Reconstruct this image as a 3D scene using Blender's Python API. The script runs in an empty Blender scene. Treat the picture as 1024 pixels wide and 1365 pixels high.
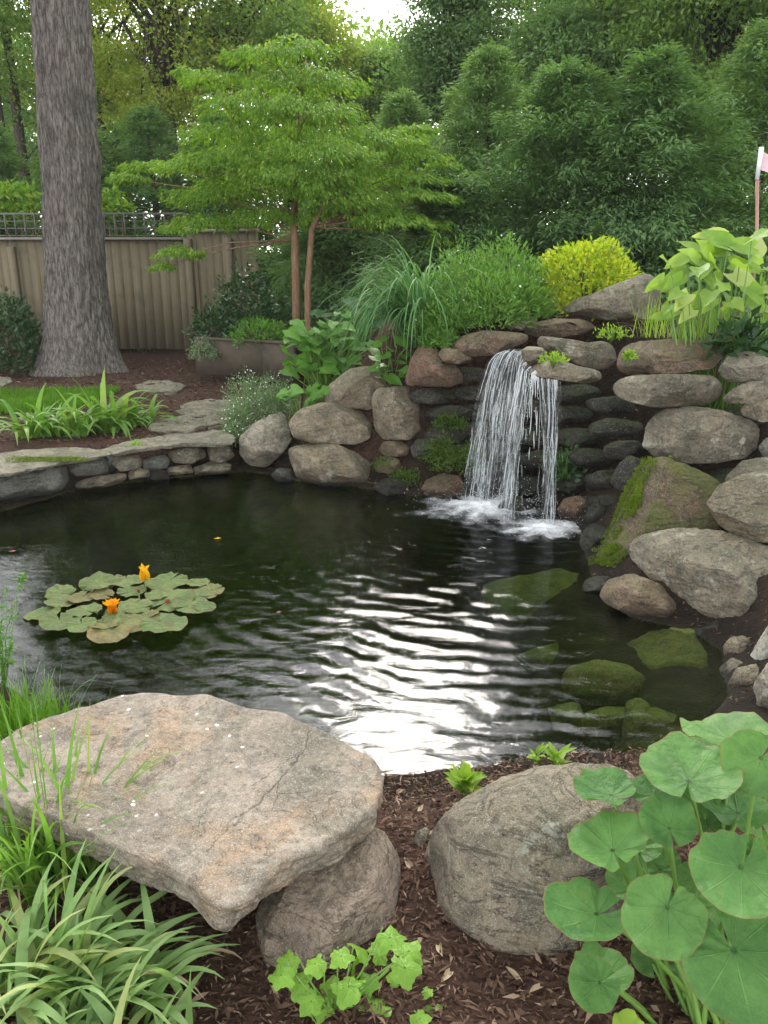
import bpy, bmesh, math, random
import numpy as np
from mathutils import Vector

# ------------------------------------------------------------------ camera, sky, sun, exposure
S = bpy.context.scene
COL = S.collection
FPX, W0, H0, PITCH, CAMZ = 1073.0, 1024.0, 1365.0, math.radians(18.0), 2.0
cd = bpy.data.cameras.new('camera'); cam = bpy.data.objects.new('camera', cd); COL.objects.link(cam)
cam.location = (0, 0, CAMZ); cam.rotation_euler = (math.pi/2-PITCH, 0, 0)
cd.sensor_fit = 'HORIZONTAL'; cd.sensor_width = 36.0; cd.lens = 36.0*FPX/W0
cd.clip_start = 0.05; cd.clip_end = 600
S.camera = cam
wd = bpy.data.worlds.new('World'); S.world = wd; wd.use_nodes = True
wt = wd.node_tree; wt.nodes.clear()
SUN_EL, SUN_ROT = math.radians(36.5), math.radians(1.2)
sky = wt.nodes.new('ShaderNodeTexSky'); sky.sky_type = 'NISHITA'; sky.sun_disc = False
sky.sun_elevation = SUN_EL; sky.sun_rotation = SUN_ROT; sky.dust_density = 1.2; sky.air_density = 1.0; sky.ozone_density = 1.0
hs = wt.nodes.new('ShaderNodeHueSaturation'); hs.inputs['Saturation'].default_value = 0.12
bg = wt.nodes.new('ShaderNodeBackground'); bg.inputs['Strength'].default_value = 0.15
wo = wt.nodes.new('ShaderNodeOutputWorld')
wt.links.new(sky.outputs[0], hs.inputs['Color']); wt.links.new(hs.outputs[0], bg.inputs[0]); wt.links.new(bg.outputs[0], wo.inputs[0])
sl = bpy.data.lights.new('sun', 'SUN'); sl.energy = 0.36; sl.angle = math.radians(10); sl.color = (1.0, 0.92, 0.80)
so = bpy.data.objects.new('sun', sl); COL.objects.link(so)
sv = Vector((math.sin(SUN_ROT)*math.cos(SUN_EL), math.cos(SUN_ROT)*math.cos(SUN_EL), math.sin(SUN_EL)))
so.rotation_euler = sv.to_track_quat('Z', 'Y').to_euler(); so.location = (-10, 0, 20)
S.view_settings.view_transform = 'Standard'; S.view_settings.look = 'None'
S.view_settings.gamma = 1.0; S.view_settings.exposure = 2.2
S.cycles.use_denoising = True
S.cycles.max_bounces = 7; S.cycles.diffuse_bounces = 4; S.cycles.glossy_bounces = 3
S.cycles.transmission_bounces = 5; S.cycles.transparent_max_bounces = 24
S.cycles.caustics_reflective = False; S.cycles.caustics_refractive = False
S.cycles.sample_clamp_indirect = 6.0

random.seed(7)
RNG = np.random.RandomState(11)
A = np.array

# ------------------------------------------------------------------ projection helpers
FWD = A([0, math.cos(PITCH), -math.sin(PITCH)]); UPV = A([0, math.sin(PITCH), math.cos(PITCH)]); RGT = A([1., 0, 0])
CAM = A([0, 0, CAMZ])
def ray(px, py): return FWD + RGT*(px-W0/2)/FPX + UPV*(H0/2-py)/FPX
def G(px, py, z=0.0):
    d = ray(px, py); return CAM + d*((z-CAMZ)/d[2])
def D(px, py, Y):
    d = ray(px, py); return CAM + d*(Y/d[1])
def px_size(P): return float((A(P)-CAM) @ FWD)/FPX      # metres per photo pixel at P
def nrm(v): v = A(v, dtype=float); return v/(np.linalg.norm(v)+1e-12)
def nrmA(v): return v/(np.linalg.norm(v, axis=1, keepdims=True)+1e-12)
def sstep(a, b, x):
    t = np.clip((x-a)/(b-a), 0, 1); return t*t*(3-2*t)

# ------------------------------------------------------------------ noise
_pr = np.random.RandomState(5); PERM = np.concatenate([_pr.permutation(256)]*3)
GRD = nrmA(_pr.normal(size=(256, 3)))
def noise3(P):
    P = np.asarray(P, float); I = np.floor(P).astype(int); f = P-I; u = f*f*f*(f*(f*6-15)+10); I &= 255
    out = 0
    for dx in (0, 1):
        for dy in (0, 1):
            for dz in (0, 1):
                h = PERM[PERM[PERM[(I[:, 0]+dx) & 255]+((I[:, 1]+dy) & 255)]+((I[:, 2]+dz) & 255)]
                g = GRD[h]; dd = (g*(f-A([dx, dy, dz]))).sum(1)
                w = (u[:, 0] if dx else 1-u[:, 0])*(u[:, 1] if dy else 1-u[:, 1])*(u[:, 2] if dz else 1-u[:, 2])
                out = out + dd*w
    return out*1.5
def fbm(P, o=4, g=0.5):
    s, a, P = 0, 1.0, np.asarray(P, float)
    for i in range(o):
        s = s + a*noise3(P+17.3*i); a *= g; P = P*2.03
    return s

# ------------------------------------------------------------------ mesh helpers
def wloc(o):
    p = Vector((0, 0, 0))
    while o: p = p + o.location; o = o.parent
    return A(p)
def mk(name, V, F, mat, parent=None, loc=None, smooth=True, uv=None):
    """one mesh object; V in world coordinates, F a list of index arrays"""
    V = np.asarray(V, float)
    base = wloc(parent) if parent else (A(loc, dtype=float) if loc is not None else A([V[:, 0].mean(), V[:, 1].mean(), V[:, 2].min()]))
    me = bpy.data.meshes.new(name)
    F = [np.asarray(f, dtype=np.int32) for f in F if len(f)]
    idx = np.concatenate([f.ravel() for f in F])
    tot = np.concatenate([np.full(len(f), f.shape[1], np.int32) for f in F])
    st = np.concatenate([[0], np.cumsum(tot)[:-1]]).astype(np.int32)
    me.vertices.add(len(V)); me.vertices.foreach_set('co', (V-base).astype(np.float32).ravel())
    me.loops.add(len(idx)); me.loops.foreach_set('vertex_index', idx)
    me.polygons.add(len(tot)); me.polygons.foreach_set('loop_start', st)
    if uv is not None:
        ul = me.uv_layers.new(name='UVMap'); ul.data.foreach_set('uv', np.asarray(uv, np.float32)[idx].ravel())
    me.update(calc_edges=True); me.validate()
    if smooth: me.polygons.foreach_set('use_smooth', np.ones(len(me.polygons), bool))
    for m in (mat if isinstance(mat, (list, tuple)) else [mat]): me.materials.append(m)
    o = bpy.data.objects.new(name, me); COL.objects.link(o)
    if parent: o.parent = parent
    else: o.location = base
    return o
def tag(o, label=None, cat=None, group=None, kind=None):
    if label: o['label'] = label
    if cat: o['category'] = cat
    if group: o['group'] = group
    if kind: o['kind'] = kind
    return o
def thing(name, label, cat, loc, group=None):
    o = bpy.data.objects.new(name, None); COL.objects.link(o); o.location = loc; o.empty_display_size = 0.1
    return tag(o, label, cat, group)

class Geo:
    def __init__(s): s.V, s.F4, s.F3, s.UV, s.n = [], [], [], [], 0
    def add(s, V, F4=None, F3=None, uv=None):
        V = np.asarray(V, float)
        if F4 is not None and len(F4): s.F4.append(np.asarray(F4)+s.n)
        if F3 is not None and len(F3): s.F3.append(np.asarray(F3)+s.n)
        s.V.append(V); s.UV.append(np.zeros((len(V), 2)) if uv is None else uv); s.n += len(V)
    def build(s, name, mat, parent=None, loc=None, smooth=True, uv=False):
        F = []
        if s.F4: F.append(np.concatenate(s.F4))
        if s.F3: F.append(np.concatenate(s.F3))
        return mk(name, np.concatenate(s.V), F, mat, parent, loc, smooth, np.concatenate(s.UV) if uv else None)
    def box(s, c, hx, hy, hz, rz=0):
        c = A(c, dtype=float); sx = A([[-1,-1,-1],[1,-1,-1],[1,1,-1],[-1,1,-1],[-1,-1,1],[1,-1,1],[1,1,1],[-1,1,1]], float)*A([hx, hy, hz])
        R = A([[math.cos(rz), -math.sin(rz), 0], [math.sin(rz), math.cos(rz), 0], [0, 0, 1]])
        s.add(sx @ R.T + c, [[0,3,2,1],[4,5,6,7],[0,1,5,4],[1,2,6,5],[2,3,7,6],[3,0,4,7]])
    def tube(s, P, R, n=8, cap=True):
        P = np.asarray(P, float); R = np.broadcast_to(R, (len(P),)); m = len(P)
        T = np.gradient(P, axis=0); T = nrmA(T)
        ref = A([1., 0, 0]) if abs(T[0][0]) < .9 else A([0, 1., 0])
        V = []
        for i in range(m):
            a = nrm(np.cross(T[i], ref)); b = np.cross(T[i], a)
            th = np.arange(n)*2*math.pi/n
            V.append(P[i]+R[i]*(np.cos(th)[:, None]*a+np.sin(th)[:, None]*b))
        F = [[i*n+j, i*n+(j+1) % n, (i+1)*n+(j+1) % n, (i+1)*n+j] for i in range(m-1) for j in range(n)]
        V = np.concatenate(V); F3 = []
        if cap:
            V = np.concatenate([V, P[:1], P[-1:]])
            F3 = [[m*n, (j+1) % n, j] for j in range(n)]+[[m*n+1, (m-1)*n+j, (m-1)*n+(j+1) % n] for j in range(n)]
        s.add(V, F, F3)
    def leaves(s, P, d, nn, L, Wd, fold=0.12):
        """many pointed leaves: base P, direction d, normal nn"""
        d = nrmA(d); side = nrmA(np.cross(d, nn)); up = np.cross(side, d); L = np.asarray(L)[:, None]; Wd = np.asarray(Wd)[:, None]
        b = P; t = P+d*L-up*L*0.10; m = P+d*L*0.45
        l = m-side*Wd*.5+up*Wd*fold; r = m+side*Wd*.5+up*Wd*fold
        n = len(P); V = np.stack([b, r, t, l], 1).reshape(-1, 3)
        s.add(V, np.arange(n*4).reshape(n, 4))
    def blade(s, P0, d, L, Wd, droop, seg=9, fold=.25, taper=0.75, twist=0.0):
        """a strap leaf that leaves P0 along d and bends down"""
        d = nrm(d); pts = [A(P0, dtype=float)]; dirs = []
        cur = d.copy()
        for i in range(seg):
            dirs.append(cur.copy()); pts.append(pts[-1]+cur*L/seg)
            cur = nrm(cur+A([0, 0, -1.])*droop/seg*(0.4+1.6*i/seg))
        dirs.append(cur); pts = A(pts); hd = A([d[0], d[1], 0]); 
        if np.linalg.norm(hd) < .05: hd = A([1., 0, 0])
        sd = nrm(np.cross(nrm(hd), [0, 0, 1])); V = []
        for i in range(seg+1):
            t = i/seg; w = Wd*(0.55+0.45*min(1, t*4))*(1-t**(1/(1-taper+.05)*.8))*0.5 if i < seg else 0.0006
            up = np.cross(sd, dirs[i]); sdi = sd*math.cos(twist*t)+up*math.sin(twist*t)
            V += [pts[i]-sdi*w+up*w*fold, pts[i], pts[i]+sdi*w+up*w*fold]
        F = []
        for i in range(seg):
            a = i*3; F += [[a, a+1, a+4, a+3], [a+1, a+2, a+5, a+4]]
        s.add(V, F)

_ico = {}
def ico(n):
    if n not in _ico:
        bm = bmesh.new(); bmesh.ops.create_icosphere(bm, subdivisions=n, radius=1)
        _ico[n] = (A([v.co[:] for v in bm.verts]), A([[v.index for v in f.verts] for f in bm.faces])); bm.free()
    return _ico[n]

# ------------------------------------------------------------------ materials
def newmat(name):
    m = bpy.data.materials.new(name); m.use_nodes = True; t = m.node_tree; t.nodes.clear(); return m, t
class N:
    def __init__(s, t): s.t = t
    def n(s, typ, **k):
        x = s.t.nodes.new(typ)
        for a, b in k.items(): setattr(x, a, b)
        return x
    def set(s, inp, v):
        if isinstance(v, bpy.types.NodeSocket): s.t.links.new(v, inp)
        else: inp.default_value = v
    def noise(s, vec, scale, detail=5, rough=.6, dist=0.0):
        x = s.n('ShaderNodeTexNoise'); s.set(x.inputs['Vector'], vec); x.inputs['Scale'].default_value = scale
        x.inputs['Detail'].default_value = detail; x.inputs['Roughness'].default_value = rough; x.inputs['Distortion'].default_value = dist
        return x.outputs[0]
    def voro(s, vec, scale, feature='F1', out=0, rand=1.0):
        x = s.n('ShaderNodeTexVoronoi', feature=feature); s.set(x.inputs['Vector'], vec); x.inputs['Scale'].default_value = scale
        if 'Randomness' in x.inputs: x.inputs['Randomness'].default_value = rand
        return x.outputs[out]
    def ramp(s, f, a, b):
        x = s.n('ShaderNodeMapRange', interpolation_type='SMOOTHSTEP'); s.set(x.inputs[0], f)
        x.inputs[1].default_value = a; x.inputs[2].default_value = b; return x.outputs[0]
    def mix(s, f, a, b, mode='MIX'):
        x = s.n('ShaderNodeMix', data_type='RGBA', blend_type=mode); s.set(x.inputs[0], f)
        s.set(x.inputs[6], a if isinstance(a, bpy.types.NodeSocket) else (*a, 1)); s.set(x.inputs[7], b if isinstance(b, bpy.types.NodeSocket) else (*b, 1))
        return x.outputs[2]
    def math(s, op, a, b=0.0, clamp=False):
        x = s.n('ShaderNodeMath', operation=op, use_clamp=clamp); s.set(x.inputs[0], a); s.set(x.inputs[1], b); return x.outputs[0]
    def vm(s, op, a, b=None, sc=None):
        x = s.n('ShaderNodeVectorMath', operation=op); s.set(x.inputs[0], a)
        if b is not None: s.set(x.inputs[1], b)
        if sc is not None: s.set(x.inputs['Scale'], sc)
        return x
    def coords(s):
        tc = s.n('ShaderNodeTexCoord'); oi = s.n('ShaderNodeObjectInfo')
        return s.vm('MULTIPLY_ADD', oi.outputs['Location'], (1.7, 2.3, 1.1)).outputs[0] if False else s.vm('ADD', tc.outputs['Object'], s.vm('SCALE', oi.outputs['Location'], sc=3.1).outputs[0]).outputs[0]
    def out(s, sh, vol=None):
        o = s.n('ShaderNodeOutputMaterial'); s.t.links.new(sh, o.inputs[0])
        if vol is not None: s.t.links.new(vol, o.inputs[1])
    def bsdf(s, col, rough, bump=None, spec=0.35):
        b = s.n('ShaderNodeBsdfPrincipled'); s.set(b.inputs['Base Color'], col if isinstance(col, bpy.types.NodeSocket) else (*col, 1)); s.set(b.inputs['Roughness'], rough)
        b.inputs['Specular IOR Level'].default_value = spec
        if bump is not None: s.t.links.new(bump, b.inputs['Normal'])
        return b.outputs[0]
    def bump(s, h, strength=.5, dist=.02, nrmal=None):
        b = s.n('ShaderNodeBump'); s.set(b.inputs['Height'], h); b.inputs['Strength'].default_value = strength; b.inputs['Distance'].default_value = dist
        if nrmal is not None: s.t.links.new(nrmal, b.inputs['Normal'])
        return b.outputs[0]

def rock_mat(name, c1, c2, c3, rust=.35, lichen=.25, moss=0.0, mosscol=(.05, .085, .012), wetz=.04, scale=1.0, speck=.5, cracks=None, bumps=1.0, tex=None):
    m, t = newmat(name); k = N(t); co = k.coords(); geo = k.n('ShaderNodeNewGeometry')
    sp = k.n('ShaderNodeSeparateXYZ'); k.set(sp.inputs[0], geo.outputs['Position']); sn = k.n('ShaderNodeSeparateXYZ'); k.set(sn.inputs[0], geo.outputs['Normal'])
    n1 = k.noise(co, 3.2*scale, 8, .62, .4); n2 = k.noise(co, 11*scale, 6, .65); n3 = k.noise(co, 55*scale, 5, .7); n4 = k.noise(k.vm('ADD', co, (7.1, 3.3, 9.9)).outputs[0], 4.5*scale, 7, .65, .6)
    grain = k.noise(co, 240, 2, .6)
    col = k.mix(k.ramp(n1, .36, .62), c1, c2)
    col = k.mix(k.math('MULTIPLY', k.ramp(n4, .48, .66), rust), col, c3)
    col = k.mix(k.math('MULTIPLY', k.ramp(n2, .47, .66), .7), col, k.mix(.65, c1, (.05, .05, .042)))
    n5 = k.noise(k.vm('ADD', co, (3.7, 9.1, 2.2)).outputs[0], 1.9*scale, 9, .7, .8); col = k.mix(k.math('MULTIPLY', k.ramp(n5, .49, .60), .62), col, k.mix(.6, c1, (.055, .06, .035)))
    col = k.mix(k.math('MULTIPLY', k.ramp(n3, .52, .68), .40), col, k.mix(.45, c2, (.55, .53, .48)))
    col = k.mix(k.math('MULTIPLY', k.ramp(n3, .47, .33), .55), col, (.045, .042, .038))
    col = k.mix(k.math('MULTIPLY', k.ramp(grain, .56, .70), speck), col, (.50, .48, .44))
    col = k.mix(k.math('MULTIPLY', k.ramp(grain, .44, .30), speck), col, (.035, .033, .03))
    if lichen:
        lf = k.math('MULTIPLY', k.ramp(k.noise(k.vm('ADD', co, (1.7, 8.2, 4.4)).outputs[0], 7*scale, 9, .72, .3), .57, .66), lichen)
        col = k.mix(lf, col, (.40, .41, .33))
    ckl = k.voro(k.vm('ADD', co, k.vm('SCALE', k.n('ShaderNodeTexNoise').outputs[1], sc=0.0).outputs[0]).outputs[0], 4.0*scale, 'DISTANCE_TO_EDGE') if False else None
    wv = k.noise(k.vm('MULTIPLY', co, (2.0, 2.0, 9.0)).outputs[0], 1.6*scale, 7, .65, 1.6); vein = k.math('MULTIPLY', k.ramp(k.math('ABSOLUTE', k.math('SUBTRACT', wv, .5)), .016, .0), .55)
    col = k.mix(k.math('MULTIPLY', vein, k.ramp(n4, .42, .56)), col, (.04, .035, .028))
    rough = .86
    if moss:
        mf = k.math('MULTIPLY', k.ramp(k.math('ADD', k.math('MULTIPLY', sn.outputs[2], .35), k.math('MULTIPLY', k.noise(co, 5, 8, .7, .3), 1.0)), .62, .80), moss, True)
        col = k.mix(mf, col, k.mix(k.noise(co, 60, 4, .7), mosscol, tuple(1.9*x for x in mosscol)))
    wf = k.ramp(k.math('ADD', sp.outputs[2], k.math('MULTIPLY', n2, -.10)), wetz, wetz-.07)
    col = k.mix(k.math('MULTIPLY', wf, .72), col, (.018, .017, .012))
    rg = k.math('SUBTRACT', .88, k.math('MULTIPLY', wf, .55))
    if cracks:
        tc = k.n('ShaderNodeTexCoord'); wob = k.vm('ADD', tc.outputs['Object'], k.vm('SCALE', k.vm('SUBTRACT', k.n('ShaderNodeTexNoise').outputs[1], (.5, .5, .5)).outputs[0], sc=0.0).outputs[0]).outputs[0]
        nz = k.n('ShaderNodeTexNoise'); nz.inputs['Scale'].default_value = 22; nz.inputs['Detail'].default_value = 4; k.set(nz.inputs['Vector'], tc.outputs['Object'])
        wob = k.vm('ADD', tc.outputs['Object'], k.vm('SCALE', k.vm('SUBTRACT', nz.outputs[1], (.5, .5, .5)).outputs[0], sc=.045).outputs[0]).outputs[0]
        wob = k.vm('MULTIPLY', wob, (1, 1, 0)).outputs[0]
        dmin = None
        for (a, b, wdt) in cracks:
            a, b = Vector((*a, 0)), Vector((*b, 0)); ab = b-a
            pa = k.vm('SUBTRACT', wob, tuple(a)).outputs[0]
            h = k.math('DIVIDE', k.vm('DOT_PRODUCT', pa, tuple(ab)).outputs[1], ab.length_squared, True)
            dd = k.vm('LENGTH', k.vm('SUBTRACT', pa, k.vm('SCALE', tuple(ab), sc=h).outputs[0]).outputs[0]).outputs[1]
            dd = k.math('DIVIDE', dd, wdt)
            dmin = dd if dmin is None else k.math('MINIMUM', dmin, dd)
        ck = k.math('MULTIPLY', k.ramp(dmin, 1.0, .25), k.ramp(n2, .30, .55))
        ck = k.math('MULTIPLY', ck, k.ramp(sn.outputs[2], .6, .8))
        col = k.mix(k.math('MULTIPLY', ck, .8), col, (.05, .04, .03))
        # white lichen specks, only in one area of the slab
        v = k.voro(k.vm('ADD', tc.outputs['Object'], k.vm('SCALE', nz.outputs[1], sc=.02).outputs[0]).outputs[0], 38); vc = k.voro(k.vm('ADD', tc.outputs['Object'], k.vm('SCALE', nz.outputs[1], sc=.02).outputs[0]).outputs[0], 38, out=1)
        vs = k.n('ShaderNodeSeparateColor'); k.set(vs.inputs[0], vc)
        spk = k.math('MULTIPLY', k.ramp(k.math('ADD', v, k.math('MULTIPLY', n3, .25)), .40, .30), k.ramp(vs.outputs[0], .88, .91))
        ar = k.vm('LENGTH', k.vm('SUBTRACT', tc.outputs['Object'], (-.22, .22, .1)).outputs[0]).outputs[1]
        col = k.mix(k.math('MULTIPLY', spk, k.ramp(ar, .55, .3)), col, (.75, .74, .70))
    hgt = k.math('ADD', k.math('SUBTRACT', k.math('MULTIPLY', n1, .9), k.math('MULTIPLY', vein, .16)), k.math('ADD', k.math('MULTIPLY', n2, .55), k.math('ADD', k.math('MULTIPLY', n3, .28), k.math('MULTIPLY', grain, .06))))
    if cracks: hgt = k.math('SUBTRACT', hgt, k.math('MULTIPLY', ck, .35))
    k.out(k.bsdf(col, rg, k.bump(hgt, .9*bumps, .05), .3)); return m

def leaf_mat(name, a, b, c=None, trans=.35, rough=.5, spec=.3, veins=False, edge=None, mott=None):
    m, t = newmat(name); k = N(t); geo = k.n('ShaderNodeNewGeometry')
    oi = k.n('ShaderNodeObjectInfo'); r = k.math('FRACT', k.math('ADD', geo.outputs['Random Per Island'], oi.outputs['Random'])); col = k.mix(r, a, b)
    if c: col = k.mix(k.ramp(k.math('FRACT', k.math('MULTIPLY', r, 7.31)), .80, .90), col, c)
    tc = k.n('ShaderNodeTexCoord')
    nz = k.noise(tc.outputs['Object'], 9, 5, .65); col = k.mix(k.math('MULTIPLY', k.ramp(nz, .35, .7), .35), col, tuple(min(1, x*1.5+.01) for x in b))
    bm = None
    if veins:
        uv = k.n('ShaderNodeSeparateXYZ'); k.set(uv.inputs[0], tc.outputs['UV'])
        ang = k.math('ABSOLUTE', k.math('COSINE', k.math('MULTIPLY', uv.outputs[0], math.pi*veins)))
        vn = k.ramp(k.math('MULTIPLY', ang, k.math('SUBTRACT', 1.0, k.math('MULTIPLY', 0.035, uv.outputs[1]))), .962, .997)
        net = k.ramp(k.voro(tc.outputs['Object'], 95, 'DISTANCE_TO_EDGE'), .05, .0)
        col = k.mix(k.math('MULTIPLY', net, .14), col, tuple(min(1, x*2.0+.02) for x in b))
        col = k.mix(k.ramp(uv.outputs[1], .085, .03), col, tuple(.3*x for x in a)); col = k.mix(k.math('MULTIPLY', vn, .5), col, tuple(min(1, x*2.2+.03) for x in b))
        col = k.mix(k.ramp(uv.outputs[1], .965, .995), col, edge or (.20, .16, .05))
        spt = k.math('MULTIPLY', k.ramp(k.voro(tc.outputs['Object'], 26), .10, .05), k.ramp(nz, .5, .6)); col = k.mix(spt, col, (.16, .10, .04))
        big = k.noise(tc.outputs['Object'], 5, 6, .7, .5); col = k.mix(k.math('MULTIPLY', k.ramp(big, .45, .65), .5), col, tuple(x*.62 for x in a))
        if mott: col = k.mix(k.math('MULTIPLY', k.ramp(k.noise(tc.outputs['Object'], 30, 7, .75, .8), .50, .62), .8), col, mott)
        blot = k.noise(tc.outputs['Object'], 22, 4, .7); col = k.mix(k.math('MULTIPLY', k.ramp(blot, .60, .75), .35), col, (.22, .26, .06))
        bm = k.bump(k.math('ADD', k.math('MULTIPLY', vn, -.6), k.math('MULTIPLY', k.noise(tc.outputs['Object'], 38, 3), .9)), .75, .010)
    p = k.bsdf(col, rough, bm, spec)
    tr = k.n('ShaderNodeBsdfTranslucent'); k.set(tr.inputs[0], k.mix(1.0, col, (1.15, 1.2, .55), 'MULTIPLY'))
    mx = k.n('ShaderNodeMixShader'); mx.inputs[0].default_value = trans; t.links.new(p, mx.inputs[1]); t.links.new(tr.outputs[0], mx.inputs[2])
    k.out(mx.outputs[0]); return m

def bark_mat(name, c1, c2, sx=26, sz=3.2, dist=.03):
    m, t = newmat(name); k = N(t); tc = k.n('ShaderNodeTexCoord')
    v = k.vm('MULTIPLY', tc.outputs['Object'], (sx, sx, sz)).outputs[0]
    n1 = k.noise(v, 1.0, 7, .68, .25); n2 = k.noise(tc.outputs['Object'], 1.6, 5, .6); n3 = k.noise(v, 4.0, 4, .7)
    pl = k.voro(k.vm('ADD', k.vm('MULTIPLY', tc.outputs['Object'], (sx*.55, sx*.55, sz*.55)).outputs[0], k.vm('SCALE', k.n('ShaderNodeCombineXYZ').outputs[0], sc=0.0).outputs[0]).outputs[0], 1.0, 'DISTANCE_TO_EDGE'); n1 = k.math('ADD', k.math('MULTIPLY', n1, .9), k.math('MULTIPLY', k.ramp(pl, .0, .22), .08))
    col = k.mix(k.ramp(n1, .36, .66), c1, c2); col = k.mix(k.math('MULTIPLY', k.ramp(n3, .5, .7), .5), col, tuple(1.35*x for x in c2))
    col = k.mix(k.math('MULTIPLY', k.ramp(n2, .5, .72), .45), col, tuple(.75*x+.02 for x in c1))
    k.out(k.bsdf(col, .92, k.bump(k.math('ADD', n1, k.math('MULTIPLY', n3, .35)), 1.0, dist), .15)); return m

def plain_mat(name, col, rough=.6, spec=.4, var=.25, sc=30, metal=0.0):
    m, t = newmat(name); k = N(t); tc = k.n('ShaderNodeTexCoord'); n1 = k.noise(tc.outputs['Object'], sc, 5, .65)
    c = k.mix(n1, tuple(x*(1-var) for x in col), tuple(min(1, x*(1+var)) for x in col))
    b = k.bsdf(c, rough, k.bump(n1, .25, .004), spec); b.node.inputs['Metallic'].default_value = metal
    k.out(b); return m

def wood_mat(name, c1, c2):
    m, t = newmat(name); k = N(t); tc = k.n('ShaderNodeTexCoord'); geo = k.n('ShaderNodeNewGeometry')
    v = k.vm('MULTIPLY', tc.outputs['Object'], (65, 65, 1.6)).outputs[0]
    off = k.vm('ADD', v, k.vm('SCALE', (31., 17., 9.), sc=geo.outputs['Random Per Island']).outputs[0]).outputs[0]
    n1 = k.noise(off, 1, 6, .65, .5); n2 = k.noise(tc.outputs['Object'], 2.2, 6, .65)
    col = k.mix(k.ramp(n1, .3, .7), c1, c2); col = k.mix(k.math('MULTIPLY', geo.outputs['Random Per Island'], .3), col, tuple(.6*x for x in c1))
    col = k.mix(k.math('MULTIPLY', k.ramp(n2, .5, .75), .5), col, (.055, .06, .04))
    k.out(k.bsdf(col, .85, k.bump(n1, .25, .003), .2)); return m

def ground_mat():
    m, t = newmat('garden ground'); k = N(t); geo = k.n('ShaderNodeNewGeometry'); co = geo.outputs['Position']
    sp = k.n('ShaderNodeSeparateXYZ'); k.set(sp.inputs[0], co)
    st = k.vm('ADD', co, k.vm('SCALE', k.n('ShaderNodeTexNoise').outputs[1], sc=0.0).outputs[0]).outputs[0]
    n1 = k.noise(co, 2.0, 8, .65); n2 = k.noise(co, 28, 8, .75, 1.2); v = k.voro(k.vm('MULTIPLY', co, (1.0, 2.2, 1.0)).outputs[0], 42, out=1); vd = k.voro(k.vm('MULTIPLY', co, (1.0, 2.2, 1.0)).outputs[0], 42)
    vs = k.n('ShaderNodeSeparateColor'); k.set(vs.inputs[0], v)
    col = k.mix(vs.outputs[0], (.030, .017, .012), (.105, .058, .040)); col = k.mix(k.math('MULTIPLY', k.ramp(n2, .55, .75), .7), col, (.15, .095, .065))
    col = k.mix(k.math('MULTIPLY', k.ramp(n2, .45, .25), .85), col, (.012, .008, .006)); col = k.mix(k.math('MULTIPLY', k.ramp(n1, .5, .7), .35), col, (.05, .035, .02))
    col = k.mix(k.math('MULTIPLY', k.ramp(k.math('ADD', sp.outputs[2], k.math('MULTIPLY', n1, -.12)), .10, .0), .8), col, (.010, .009, .006))
    mud = k.mix(k.ramp(k.noise(co, 3.5, 8, .7, .6), .35, .65), (.035, .045, .012), (.12, .13, .035)); mud = k.mix(k.math('MULTIPLY', k.ramp(k.noise(co, 14, 6, .7), .5, .65), .6), mud, (.10, .085, .04))
    col = k.mix(k.ramp(sp.outputs[2], .03, -.03), col, mud)
    spx = sp.outputs[0]; soil = k.math('MULTIPLY', k.ramp(spx, -.5, .0), k.ramp(sp.outputs[1], 7.3, 6.9)); col = k.mix(k.math('MULTIPLY', k.math('MULTIPLY', soil, k.ramp(sp.outputs[1], 2.9, 3.4)), .75), col, (.022, .018, .013))  # soil here is a shade mask: the shade of rock gaps and cave painted into the ground colour
    h = k.math('ADD', k.math('MULTIPLY', n2, 1.0), k.math('MULTIPLY', vd, .6))
    k.out(k.bsdf(col, .93, k.bump(h, .9, .02), .15)); return m

def water_mat():
    m, t = newmat('pond water'); k = N(t); geo = k.n('ShaderNodeNewGeometry'); co = geo.outputs['Position']
    b1 = k.bump(k.math('ADD', k.noise(k.vm('MULTIPLY', co, (7, 15, 1)).outputs[0], 1.0, 5, .6, .5), k.math('MULTIPLY', k.noise(k.vm('MULTIPLY', co, (20, 38, 1)).outputs[0], 1.0, 3, .6, .4), .22)), 1.0, .0038)
    fr = k.n('ShaderNodeFresnel'); fr.inputs[0].default_value = 1.33; t.links.new(b1, fr.inputs['Normal'])
    tr = k.n('ShaderNodeBsdfTransparent'); tr.inputs[0].default_value = (.92, .95, .88, 1)
    gl = k.n('ShaderNodeBsdfGlossy'); gl.inputs['Roughness'].default_value = .015; t.links.new(b1, gl.inputs['Normal'])
    mx = k.n('ShaderNodeMixShader'); t.links.new(fr.outputs[0], mx.inputs[0]); t.links.new(tr.outputs[0], mx.inputs[1]); t.links.new(gl.outputs[0], mx.inputs[2])
    va = k.n('ShaderNodeVolumeAbsorption'); va.inputs[0].default_value = (.44, .62, .12, 1); va.inputs[1].default_value = 1.6
    k.out(mx.outputs[0], va.outputs[0]); return m

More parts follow.
